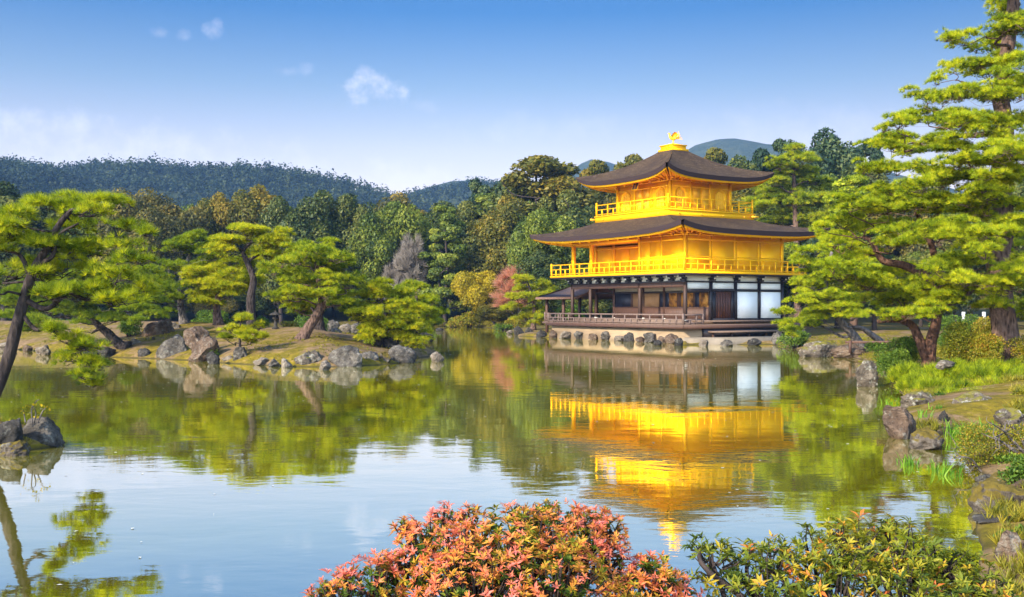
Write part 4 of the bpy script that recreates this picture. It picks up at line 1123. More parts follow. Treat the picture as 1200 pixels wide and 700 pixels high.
# the island's pines
pine('dark pine leaning left over the shore, behind the drooping branch of the near pine', 46.0, [(150, 417), (140, 404), (128, 392), (114, 380), (100, 362), (92, 345)], 0.36,
     [(112, 374, 34, 7), (150, 360, 30, 8), (176, 352, 28, 9), (186, 370, 24, 7), (140, 342, 34, 9), (96, 348, 38, 9), (160, 326, 30, 9), (118, 320, 38, 10), (62, 362, 38, 9), (30, 348, 32, 10), (20, 374, 30, 7), (70, 335, 32, 9), (195, 340, 18, 7)],
     'pine_deep', 102, bark='dark', thick=1.2, dens=0.85, jit=2.0)
pine('slim dark green pine with straight grey trunk behind the big ribbed boulder', 53.0, [(216, 388), (213, 365), (211, 345), (214, 322), (222, 300), (226, 285)], 0.30,
     [(226, 278, 22, 5), (242, 290, 24, 6), (214, 294, 22, 6), (204, 314, 20, 7), (252, 300, 20, 6), (226, 312, 28, 7), (192, 332, 18, 7), (222, 334, 20, 6), (198, 350, 18, 6), (238, 326, 20, 6)], 'pine_deep', 103, bark='grey', jit=1.5)
pine('bushy bright yellow-green pine with a short stout trunk, between two taller island pines', 51.0, [(256, 384), (254, 362), (256, 345), (260, 325)], 0.32,
     [(256, 316, 34, 8), (280, 310, 26, 7), (246, 332, 28, 8), (264, 343, 32, 8), (235, 347, 24, 7), (286, 334, 24, 7), (232, 322, 22, 7), (276, 326, 24, 7)], 'pine_yellow', 104, jit=1.5)
pine('tallest island pine, flat spreading yellow-green top above a curved dark trunk', 48.0, [(295, 386), (294, 350), (297, 327), (289, 306), (285, 294), (296, 283)], 0.30,
     [(298, 279, 40, 6), (324, 281, 22, 5), (272, 282, 22, 6), (314, 296, 22, 5), (334, 273, 14, 4), (260, 294, 22, 6), (286, 272, 24, 5), (324, 306, 16, 5), (300, 312, 16, 5)], 'pine_yellow', 105, bark='dark', jit=1.2, extra=[([(289, 307), (304, 298), (322, 294)], 0.1)])
pine('rounded green pine with a strongly leaning bare trunk at the island front', 43.0, [(353, 400), (361, 385), (371, 370), (377, 354), (375, 336), (371, 316), (372, 296)], 0.33,
     [(371, 290, 26, 7), (352, 303, 26, 7), (390, 300, 24, 7), (344, 322, 30, 8), (384, 316, 28, 8), (404, 312, 14, 6), (364, 334, 30, 8), (340, 346, 26, 7), (392, 342, 28, 8), (404, 332, 16, 7), (346, 358, 26, 6), (398, 354, 18, 5), (370, 308, 26, 7), (372, 350, 22, 6)],
     'pine_bright', 106, bark='pine', thick=1.3, dens=0.9, jit=1.3)
pine('low bushy golden-green pine over the dark rock at the island tip', 43.5, [(440, 409), (446, 398), (452, 384), (450, 366), (446, 348)], 0.26,
     [(442, 333, 22, 6), (432, 346, 20, 6), (460, 348, 26, 6), (440, 360, 32, 6), (474, 360, 26, 6), (450, 373, 36, 7), (476, 378, 28, 6), (438, 387, 28, 7), (462, 393, 32, 7), (484, 369, 20, 6), (488, 386, 18, 4), (424, 372, 18, 6), (430, 398, 16, 5)], 'pine_yellow', 107, bark='dark', jit=1.0)
pine('small mid green pine half hidden behind the low golden-green bushy pine', 49.2, [(489, 398), (489, 378), (488, 356), (488, 342)], 0.22,
     [(486, 340, 20, 7), (500, 352, 18, 6), (478, 358, 22, 6), (506, 366, 14, 6), (490, 366, 20, 6), (498, 378, 16, 5), (470, 345, 16, 6)], 'pine_bright', 108, jit=1.0)
pine('knee-high young pine on the mossy slope between the shore stones', 40.5, [(282, 412), (281, 400), (281, 388), (282, 376)], 0.085,
     [(282, 374, 11, 4), (270, 386, 12, 4), (292, 386, 13, 5), (284, 394, 18, 5), (266, 396, 10, 3), (300, 395, 10, 4)], 'pine_yellow', 109, bark='dark', jit=0.3, name='young_pine')
pine('stump-like thick pine trunk with a low dark crown, behind the leaning island pine', 49.0, [(374, 393), (374, 378), (376, 362), (384, 348)], 0.42,
     [(372, 352, 26, 7), (396, 346, 22, 6), (356, 360, 20, 6), (410, 356, 14, 5)], 'pine_deep', 110, bark='dark', jit=1.0)
pine('layered lime green pine by the water, left of the small roofed fishing deck', 84.0, [(625, 387), (625, 375), (626, 360), (622, 342), (618, 330)], 0.30,
     [(612, 329, 13, 4), (620, 338, 16, 4), (636, 333, 10, 4), (644, 340, 9, 4), (606, 348, 14, 4), (626, 350, 18, 4), (604, 360, 13, 4), (632, 362, 16, 4), (614, 372, 14, 4), (634, 375, 12, 4)], 'pine_yellow', 111, jit=1.5)

# right bank pines
pine('giant pine with massive rough trunk on the right bank, crown leaving the picture', 29.0,
     [(1184, 430), (1179, 398), (1173, 350), (1170, 305), (1176, 262), (1173, 205), (1178, 150), (1172, 108), (1180, 60), (1187, 10), (1190, -60), (1196, -130)], 0.52,
     [(1176, 8, 28, 8), (1194, 26, 24, 8), (1128, 46, 22, 10), (1166, 56, 28, 9), (1118, 78, 26, 10), (1160, 84, 28, 10), (1192, 74, 24, 10), (1084, 112, 24, 7), (1124, 110, 26, 8), (1172, 116, 32, 10),
      (1054, 144, 22, 7), (1088, 138, 28, 8), (1130, 140, 34, 9), (1182, 145, 32, 10), (1040, 166, 32, 8), (1076, 172, 32, 8), (1120, 175, 38, 10), (1172, 180, 38, 11), (1042, 198, 32, 9), (1086, 203, 38, 10), (1132, 210, 38, 11), (1182, 214, 34, 12),
      (1112, 238, 38, 10), (1160, 244, 38, 11), (1198, 258, 24, 10), (1122, 268, 34, 10), (1172, 288, 34, 12), (1198, 310, 24, 12), (1132, 308, 38, 11), (1182, 334, 30, 11), (1122, 338, 38, 10), (1166, 358, 34, 9), (1198, 366, 16, 8),
      (1150, -30, 34, 10), (1200, -40, 34, 10), (1170, -70, 36, 10), (1210, -90, 30, 10), (1178, 30, 26, 9, -1.5), (1182, 100, 26, 9, -1.8), (1168, 150, 30, 10, -2.0), (1180, 196, 30, 10, -2.2), (1158, 226, 30, 10, -2.4), (1184, 262, 30, 10, -2.4), (1150, 286, 30, 10, -2.6), (1188, 318, 30, 11, -2.6), (1150, 330, 30, 10, -2.6), (1230, 40, 34, 11), (1240, 100, 36, 12), (1240, 170, 36, 12), (1245, 240, 38, 12), (1240, 310, 36, 12), (1230, 365, 30, 9)],
     'pine_lime', 201, bark='pine', jit=2.3, sats=2, thick=1.1, dens=0.85, front=0.8, extra=[([(1174, 262), (1166, 252), (1180, 244), (1204, 234)], 0.132), ([(1171, 110), (1150, 104), (1126, 96)], 0.084), ([(1176, 148), (1150, 158), (1120, 160), (1085, 172), (1060, 178)], 0.096), ([(1171, 318), (1150, 330), (1128, 352)], 0.120)])
pine('two-stemmed pine with reddish crooked limbs, left of the giant right pine', 30.5, [(1088, 430), (1090, 405), (1097, 378), (1098, 345), (1096, 312), (1092, 288), (1080, 262), (1070, 240)], 0.25,
     [(1004, 240, 28, 8), (1036, 244, 32, 9), (1074, 238, 32, 9), (986, 262, 28, 8), (1022, 268, 34, 9), (1062, 274, 34, 10), (1102, 270, 32, 10), (976, 284, 26, 8), (1008, 296, 30, 9), (1044, 322, 34, 10), (1092, 330, 30, 9), (1018, 332, 36, 9), (988, 316, 28, 8),
      (1076, 346, 34, 9), (1040, 352, 34, 9), (1104, 354, 28, 8), (1060, 366, 28, 6), (1046, 222, 28, 8), (1086, 222, 26, 8)],
     'pine_lime', 202, bark='red', jit=2.0, sats=2, thick=1.1, dens=0.85, front=0.6, extra=[([(1088, 424), (1077, 398), (1068, 381), (1050, 375), (1028, 377)], 0.17), ([(1097, 330), (1062, 312), (1034, 305), (1022, 284), (1012, 278)], 0.144), ([(1096, 318), (1118, 306), (1128, 296)], 0.108)])
pine('low lime pine leaning towards the pavilion, in front of the white shutters end', 46.5, [(1012, 406), (1000, 393), (986, 378), (976, 360), (968, 340), (970, 315), (975, 295)], 0.30,
     [(938, 380, 24, 6), (968, 372, 26, 7), (945, 352, 24, 7), (984, 357, 28, 7), (936, 308, 18, 6), (960, 312, 24, 7), (945, 330, 22, 7), (975, 334, 28, 7), (1000, 340, 28, 8), (956, 292, 18, 6), (984, 298, 24, 7), (1004, 320, 26, 8), (926, 388, 14, 4), (922, 366, 12, 4), (1000, 370, 22, 6)],
     'pine_lime', 203, bark='grey', jit=1.6, extra=[([(1034, 402), (1018, 390), (1008, 384), (992, 384)], 0.16)])
pine('tall layered lime green pine standing behind the right end of the pavilion', 98.0, [(936, 352), (934, 300), (932, 250), (930, 205), (929, 176)], 0.5,
     [(928, 174, 13, 4), (940, 187, 20, 5), (914, 193, 18, 5), (930, 203, 28, 6), (904, 214, 20, 5), (956, 211, 24, 6), (926, 224, 34, 6), (970, 230, 22, 5), (900, 238, 24, 6), (942, 243, 36, 7), (916, 258, 30, 6), (964, 260, 30, 7), (940, 276, 36, 7), (985, 248, 22, 6), (985, 276, 26, 6), (905, 280, 24, 6), (960, 295, 34, 7), (925, 305, 30, 7)],
     'pine_bright', 204, bark='pine', jit=3.0)

# low creeping pine along the bank's top
def creeping_pine(label, spots, Y, seed):
    rng = np.random.default_rng(seed)
    x0, y0 = at(spots[0][0], 0, Y)[0], Y
    base = np.array([x0, y0, ground_z(x0, y0)])
    root = tag(empty('creeping_pine', base), label, 'low pine')
    fol, tr = Fol(), MB()
    for (u, v, ru, rv, dY) in spots:
        c = at(u, v, Y + dY); rx = ru * Y / F_PX; h = rv * Y / F_PX
        gz = ground_z(c[0], c[1])
        tr.tube(limb((c[0] + rng.normal() * 0.2, c[1], gz - 0.05), c - np.array([0, 0, h * 0.5]), 0, rng) - base, np.linspace(0.04, 0.015, 21), 6)
        m = int(rx * rx * 2000)
        a = rng.random(m) * 2 * math.pi; q = np.sqrt(rng.random(m))
        z = np.sqrt(np.maximum(0, 1 - q ** 2))
        P = c + np.stack([np.cos(a) * q * rx, np.sin(a) * q * rx * 0.8, h * (z * rng.uniform(0.3, 1, m) * 1.6 - 0.9) + rng.normal(size=m) * 0.03], 1)
        A = unit(np.stack([np.cos(a) * q * 0.6, np.sin(a) * q * 0.6, np.full(m, 1.0)], 1) + rng.normal(size=(m, 3)) * 0.25)
        fol.add(needles(P, A, 20, 0.20, 0.009, 0.6, rng, np.clip(0.46 + rng.normal(size=m) * 0.27, 0, 1)))
    tr.build('trunk', BARK['dark'], root); fol.build('crown', LEAF['pine_lime'], root, base)
creeping_pine('waist-high creeping pine covering the bank top in front of the two big right trunks', [(1064, 438, 22, 13, 2.0), (1090, 442, 26, 15, 0.8), (1116, 444, 28, 17, 0.3), (1146, 446, 30, 18, 0.0), (1176, 446, 30, 18, -0.2), (1206, 446, 28, 18, 0), (1120, 433, 26, 12, 2.2), (1158, 434, 28, 12, 1.8), (1195, 434, 26, 12, 1.6), (1092, 456, 22, 12, -0.6), (1124, 459, 24, 13, -0.9), (1162, 458, 26, 13, -1.0), (1198, 458, 24, 13, -1.0), (1074, 450, 20, 11, 0.2), (1112, 466, 18, 8, -1.6), (1148, 467, 20, 8, -1.8)], 25.5, 301)

# ------------------------------------------------------------------ forest trees: a few of each kind are built, the rest are copies
def lump_crown(C, R, n, size, rng, tint_spread=0.2, flat=1.0):
    """leaf clumps over the outside of the lumps C (m, 3) with radii R (m,)"""
    f = Fol(); m = len(C)
    d = unit(rng.normal(size=(m, n, 3)) + np.array([0, 0, 0.25]))
    rr = rng.random((m, n, 1)) ** 0.28
    P = C[:, None, :] + d * rr * R[:, None, None] * np.array([1, 1, flat])
    nrm = unit(d * 0.8 + rng.normal(size=d.shape) * 0.5 + np.array([0, 0, 0.3]))
    a = unit(np.cross(nrm, rng.normal(size=d.shape))); b = np.cross(nrm, a)
    s = size * (0.5 + rng.random((m, n, 1)))
    Q = np.stack([P - a * s, P - b * s * 0.6 - nrm * s * 0.18, P + a * s, P + b * s * 0.6 - nrm * s * 0.18], 2)
    t = np.clip(0.5 + rng.normal(size=(m, 1)) * 0.16 + rng.normal(size=(m, n)) * tint_spread, 0, 1)
    V = Q.reshape(-1, 3)
    f.add((V, np.arange(len(V)).reshape(-1, 4), np.repeat(t.reshape(-1), 4)))
    return f

def proto_tree(shape, palette, seed, bark):
    """a tree of height 1 standing at the origin: meshes of trunk and crown"""
    rng = np.random.default_rng(seed)
    tr = MB()
    if shape == 'round':
        m = 34
        d = unit(rng.normal(size=(m, 3)) + np.array([0, 0, 0.25])); rr = rng.random((m, 1)) ** 0.4
        C = d * rr * np.array([0.27, 0.27, 0.36]) + np.array([0, 0, 0.56]); R = rng.uniform(0.07, 0.135, m)
        C[:, 0] += 0.05 * np.sin(C[:, 2] * 9 + seed); C[0] = (0.03, 0, 0.90); R[0] = 0.09
        f = lump_crown(C, R * 1.15, 900, 0.0118, rng)
    elif shape == 'wide':
        m = 36
        d = unit(rng.normal(size=(m, 3)) + np.array([0, 0, 0.35])); rr = rng.random((m, 1)) ** 0.4
        C = d * rr * np.array([0.44, 0.44, 0.33]) + np.array([0, 0, 0.58]); R = rng.uniform(0.08, 0.15, m)
        f = lump_crown(C, R * 1.12, 950, 0.0122, rng)
    elif shape == 'layer':
        C, R = [], []
        for z in np.linspace(0.2, 0.97, 11):
            r = 0.30 * (1.03 - z) ** 0.75 + 0.03
            for k in range(6):
                a = rng.random() * 6.283; q = rng.uniform(0.35, 1.0)
                C.append((math.cos(a) * r * q, math.sin(a) * r * q, z + rng.normal() * 0.02 - 0.06 * q * r)); R.append(rng.uniform(0.06, 0.10) * (1.1 - 0.5 * z))
        f = lump_crown(np.array(C), np.array(R), 420, 0.0118, rng, flat=0.5)
    elif shape == 'tall':
        C, R = [], []
        for k in range(44):
            z = 1 - 0.78 * rng.random() ** 0.95; r = 0.25 * min(1.0, (1.06 - z) * 2.6) ** 0.7
            a = rng.random() * 6.283; q = rng.random() ** 0.5
            C.append((math.cos(a) * r * q, math.sin(a) * r * q, z - 0.04)); R.append(rng.uniform(0.045, 0.085))
        f = lump_crown(np.array(C), np.array(R), 520, 0.0105, rng, flat=0.75)
    elif shape == 'twig':
        f = Fol(); P, D = [], []
        for k in range(150):
            a = rng.random() * 6.283; q = math.sqrt(rng.random()); z = rng.uniform(0.35, 0.98)
            P.append((math.cos(a) * q * 0.34 * math.sin(z * 3.0) ** 0.6, math.sin(a) * q * 0.34 * math.sin(z * 3.0) ** 0.6, z)); D.append((math.cos(a) * q, math.sin(a) * q, 0.9))
        P = np.array(P) - np.array([0, 0, 0.06]); D = unit(np.array(D))
        f.add(needles(P, D, 60, 0.15, 0.0055, 0.8, rng, np.clip(0.5 + rng.normal(size=len(P)) * 0.2, 0, 1)))
    top = 0.8
    tr.tube(smooth_path([(0, 0, -0.03), (0.012, 0.0, 0.2), (-0.014, 0.01, 0.45), (0.01, 0, top)], 4), np.linspace(0.024, 0.006, 13), 7)
    Cs = f.V[0].reshape(-1, 3)
    for k in range(12):
        e = Cs[rng.integers(len(Cs))]; z0 = max(0.12, e[2] - 0.14 - 0.3 * math.hypot(e[0], e[1]))
        tr.tube(limb((0, 0, min(z0, 0.75)), e, 0.0, rng, 3), np.linspace(0.009, 0.002, 13), 5)
    mt, mc = tr.mesh('forest_trunk', True), raw_mesh('forest_crown', np.concatenate(f.V), [np.concatenate(q) for q in f.F.values()], np.concatenate(f.T))
    mt.materials.append(BARK[bark]); mc.materials.append(LEAF[palette])
    return mt, mc

KIND = {}     # kind: (shape, palette, bark, variants)
for kk, (kind, (shape, pal, bk, nv)) in enumerate({'evergreen': ('round', 'evergreen', 'dark', 3), 'bluegreen': ('round', 'bluegreen', 'dark', 2), 'olive': ('round', 'olive', 'dark', 2), 'rust': ('wide', 'rust', 'grey', 2),
                                  'fresh': ('wide', 'fresh', 'dark', 2), 'cedar': ('layer', 'fresh', 'dark', 2), 'fir': ('tall', 'bluegreen', 'dark', 2), 'tallpine': ('tall', 'olive', 'dark', 2), 'bare': ('twig', 'bare', 'grey', 2),
                                  'yellow': ('wide', 'yellow', 'dark', 1), 'pink': ('twig', 'pink', 'grey', 1), 'limepine': ('layer', 'pine_bright', 'pine', 2)}.items()):
    KIND[kind] = [proto_tree(shape, pal, 500 + kk * 10 + q, bk) for q in range(nv)]

SHAPE = {'evergreen': 'round', 'bluegreen': 'round', 'olive': 'round', 'rust': 'wide', 'fresh': 'wide', 'cedar': 'layer', 'fir': 'tall', 'tallpine': 'tall', 'bare': 'twig', 'yellow': 'wide', 'pink': 'twig', 'limepine': 'layer'}
_land = {}
def land_from(u):
    """depth at which the far bank begins on the bearing of column u"""
    k = round(u / 6) * 6
    if k not in _land:
        Ys = np.arange(60.0, 128.0, 1.0)
        z = height(np.stack([(k - U0) / F_PX * Ys, Ys], 1))
        wet = np.where(z < 0.08)[0]
        _land[k] = float(Ys[wet[-1]]) if len(wet) else 60.0
    return _land[k]

def stand(kind, u, vtop, Y, wpx, label, group=None, name=None, seed=0, cat='tree'):
    rng = np.random.default_rng(seed * 131 + int(u * 7) + int(Y))
    Y = max(Y, land_from(u) + 1.2)
    x = (u - U0) / F_PX * Y
    gz = ground_z(x, Y)
    H = CAM_H - (vtop - V0) / F_PX * Y - gz
    mt, mc = KIND[kind][rng.integers(len(KIND[kind]))]
    base_w = {'round': 0.72, 'wide': 1.05, 'layer': 0.62, 'tall': 0.56, 'twig': 0.68}[SHAPE[kind]]
    W = 1.6 * wpx / F_PX * Y / base_w
    W = max(W, {'layer': 0.62, 'tall': 0.8, 'twig': 0.5}.get(SHAPE[kind], 0.78) * H)
    root = tag(empty(name or {'cedar': 'cedar_tree', 'fir': 'fir_tree', 'tallpine': 'tall_pine_tree', 'limepine': 'pine_tree', 'bare': 'bare_tree'}.get(kind, 'broadleaf_tree'), (x, Y, gz), rng.random() * 6.283), label, cat, group)
    for nm, me_ in (('trunk', mt), ('crown', mc)):
        o = bpy.data.objects.new(nm, me_); COL.objects.link(o); o.parent = root; o.scale = (W, W, H)
    return root

# trees one can tell apart
for (kind, u, vt, Y, w, lab) in [
    ('evergreen', 6, 212, 88, 90, 'dark rounded evergreen at the far left edge above the near pine'),
    ('rust', 150, 222, 112, 62, 'rusty brown broad tree above the right side of the near left pine'),
    ('rust', 186, 221, 118, 58, 'tall thin brown tree with forked trunk, right of the rusty broad tree'),
    ('olive', 258, 226, 122, 44, 'olive tree with yellowish top, above the slim dark pine of the island'),
    ('olive', 302, 217, 124, 60, 'domed olive-brown tree rising highest above the flat-topped island pine'),
    ('evergreen', 330, 230, 112, 52, 'dark green tree just right of the domed olive-brown tree'),
    ('evergreen', 376, 223, 118, 60, 'dark evergreen rising behind the leaning island pine'),
    ('evergreen', 412, 226, 120, 40, 'narrow dark evergreen left of the pale green round tree'),
    ('fresh', 458, 231, 120, 74, 'pale green round-topped tree in the middle of the far shore'),
    ('bare', 482, 276, 114, 24, 'leafless grey-purple tree in front of the pale green round tree'),
    ('bare', 460, 306, 106, 16, 'small leafless grey tree above the low golden-green pine'),
    ('cedar', 522, 242, 113, 52, 'layered conical cedar at the bend of the far shore'),
    ('fir', 564, 206, 138, 40, 'slender dark fir left of the tallest tree, above the cedar'),
    ('fir', 592, 209, 140, 34, 'second slender dark fir standing close to the left of the tallest tree'),
    ('tallpine', 634, 180, 128, 96, 'tallest tree of the forest, dark olive and open-crowned, left of the pavilion roof'),
    ('olive', 596, 238, 116, 60, 'warm olive tree below the two slender firs'),
    ('evergreen', 668, 222, 112, 60, 'dark evergreen directly left of the upper golden storey'),
    ('tallpine', 700, 190, 138, 40, 'dark tree whose top shows just above the left end of the upper roof'),
    ('tallpine', 742, 180, 150, 30, 'thin open pine peeking over the left slope of the upper roof'),
    ('tallpine', 838, 176, 140, 26, 'small dark pine peeking over the right slope of the upper roof'),
    ('evergreen', 862, 182, 136, 30, 'rounded dark green tree right of the pine that peeks over the roof slope'),
    ('fir', 886, 172, 138, 30, 'pointed dark fir above the right end of the upper roof'),
    ('fir', 916, 162, 140, 44, 'dark fir behind the top of the tall layered lime pine'),
    ('bluegreen', 972, 151, 132, 62, 'big blue-green tree right of the tall layered lime pine, highest on the right'),
    ('fir', 1012, 158, 132, 38, 'dark fir between the big blue-green tree and the giant pine'),
    ('limepine', 1000, 205, 92, 80, 'mid green layered pine behind the two-stemmed pine'),
    ('yellow', 562, 312, 110, 48, 'golden yellow tree at the water on the far shore'),
    ('olive', 580, 356, 106, 36, 'low spreading olive tree with a dark leaning trunk, below the golden yellow tree'),
    ('pink', 608, 313, 102, 36, 'pinkish red feathery tree between the golden yellow tree and the pavilion'),
]:
    stand(kind, u, vt, Y, w, lab, seed=7)

# the close-grown rest of the wood
FILL = {'evergreen': ('dark evergreen tree packed into the wood', 'dark evergreens of the wood'), 'bluegreen': ('blue-green tree packed into the wood', 'blue-green trees of the wood'),
        'olive': ('olive green tree packed into the wood', 'olive trees of the wood'), 'fresh': ('mid green broad tree packed into the wood', 'mid green trees of the wood'),
        'rust': ('brownish tree packed into the wood', 'brownish trees of the wood'), 'cedar': ('layered green conifer packed into the wood', 'conifers of the wood')}
ZONE = [(-200, 190, 'behind the near left pine'), (190, 500, 'behind the island'), (500, 660, 'between the island and the pavilion'), (660, 890, 'behind the pavilion'), (890, 1400, 'at the right, behind the bank pines')]
rng = np.random.default_rng(77)
def fill(u, vt, Y, w):
    kinds = ['evergreen', 'evergreen', 'evergreen', 'bluegreen', 'olive', 'olive', 'fresh', 'fresh', 'rust', 'cedar']
    kind = kinds[rng.integers(len(kinds))]
    z = next(q[2] for q in ZONE if q[0] <= u < q[1])
    stand(kind, u, vt, Y, w, '%s %s' % (FILL[kind][0], z), group='%s %s' % (FILL[kind][1], z), seed=int(rng.integers(1e6)))
for u in np.arange(-120, 660, 32): fill(u + rng.uniform(-9, 9), rng.uniform(226, 252), max(land_from(u) + rng.uniform(12, 22), 125 if u > 490 else 0), rng.uniform(48, 72))
for u in np.arange(-140, 660, 38): fill(u + rng.uniform(-10, 10), rng.uniform(268, 302), max(land_from(u) + rng.uniform(6, 9), 121 if u > 490 else 0), rng.uniform(46, 64))
for u in np.arange(-140, 490, 42): fill(u + rng.uniform(-12, 12), rng.uniform(318, 345), land_from(u) + rng.uniform(2.5, 5), rng.uniform(40, 56))
for (u, vt, w) in ((612, 206, 84), (655, 204, 80), (575, 228, 70), (690, 232, 64)): fill(u, vt, 132, w)
for u in np.arange(650, 900, 42): fill(u + rng.uniform(-8, 8), rng.uniform(215, 250), rng.uniform(102, 130), rng.uniform(52, 70))
for u in np.arange(640, 720, 30): fill(u + rng.uniform(-8, 8), rng.uniform(290, 320), rng.uniform(97, 104), rng.uniform(42, 56))
for u in np.arange(880, 1320, 42): fill(u + rng.uniform(-8, 8), rng.uniform(190, 225), rng.uniform(100, 125), rng.uniform(56, 76))
for u in np.arange(930, 1320, 48): fill(u + rng.uniform(-8, 8), rng.uniform(270, 310), rng.uniform(72, 88), rng.uniform(52, 70))
# ------------------------------------------------------------------ rocks
_bm = bmesh.new(); bmesh.ops.create_icosphere(_bm, subdivisions=5, radius=1.0)
_bm.verts.ensure_lookup_table()
ICO_V = np.array([v.co[:] for v in _bm.verts]); ICO_F = np.array([[v.index for v in f.verts] for f in _bm.faces]); _bm.free()

def rock(label, u, vb, w, h, mat, seed, kind='angular', depth=0.8, Y=None, cat='rock', flat_top=0.0, lean=0.0):
    """a stone whose foot the photo shows at (u, vb), w x h px large; on the water's edge unless Y is given"""
    rng = np.random.default_rng(seed)
    if Y is None: Y = CAM_H * F_PX / (vb - V0)
    px = Y / F_PX
    x = (u - U0) * px
    W, H = w * px * 0.5, h * px
    D = max(W * depth, 0.05)
    y = Y + D * 0.8
    gz = max(ground_z(x, y), -0.15)
    zb = CAM_H - (vb - V0) * px
    P = ICO_V.copy()
    if kind == 'angular':
        for k in range(13):
            n = unit(rng.normal(size=3) * np.array([1, 1, 0.8])); d = rng.uniform(0.42, 0.80)
            ov = np.maximum(0, P @ n - d); P -= ov[:, None] * n * 0.94
    else:
        for k in range(10):
            n = unit(rng.normal(size=3)); d = rng.uniform(0.60, 0.88)
            ov = np.maximum(0, P @ n - d); P -= ov[:, None] * n * 0.9
    if flat_top:
        ov = np.maximum(0, P[:, 2] - flat_top); P[:, 2] -= ov * 0.93
    nrm = unit(P)
    P = P + nrm * (vnoise(P * 1.7 + seed * 3.1, seed, 4) * 0.22 + vnoise(P * 4.5 + seed, seed + 9, 4) * 0.13)[:, None]
    lo, hi = P.min(0), P.max(0)
    P = (P - (lo + hi) / 2) / ((hi - lo) / 2)
    P[:, 0] += lean * P[:, 2]
    sunk = 0.35
    V = P * np.array([W, D, H * (1 + sunk) / 2])
    V[:, 2] += H * (1 - sunk) / 2
    me = raw_mesh('rock', V, [ICO_F], smooth=True)
    o = link('rock', me, MAT[mat]); o.location = (x, y, zb if abs(zb) > 0.02 else 0.0); o.rotation_euler = (0, 0, 0)
    return tag(o, label, cat)

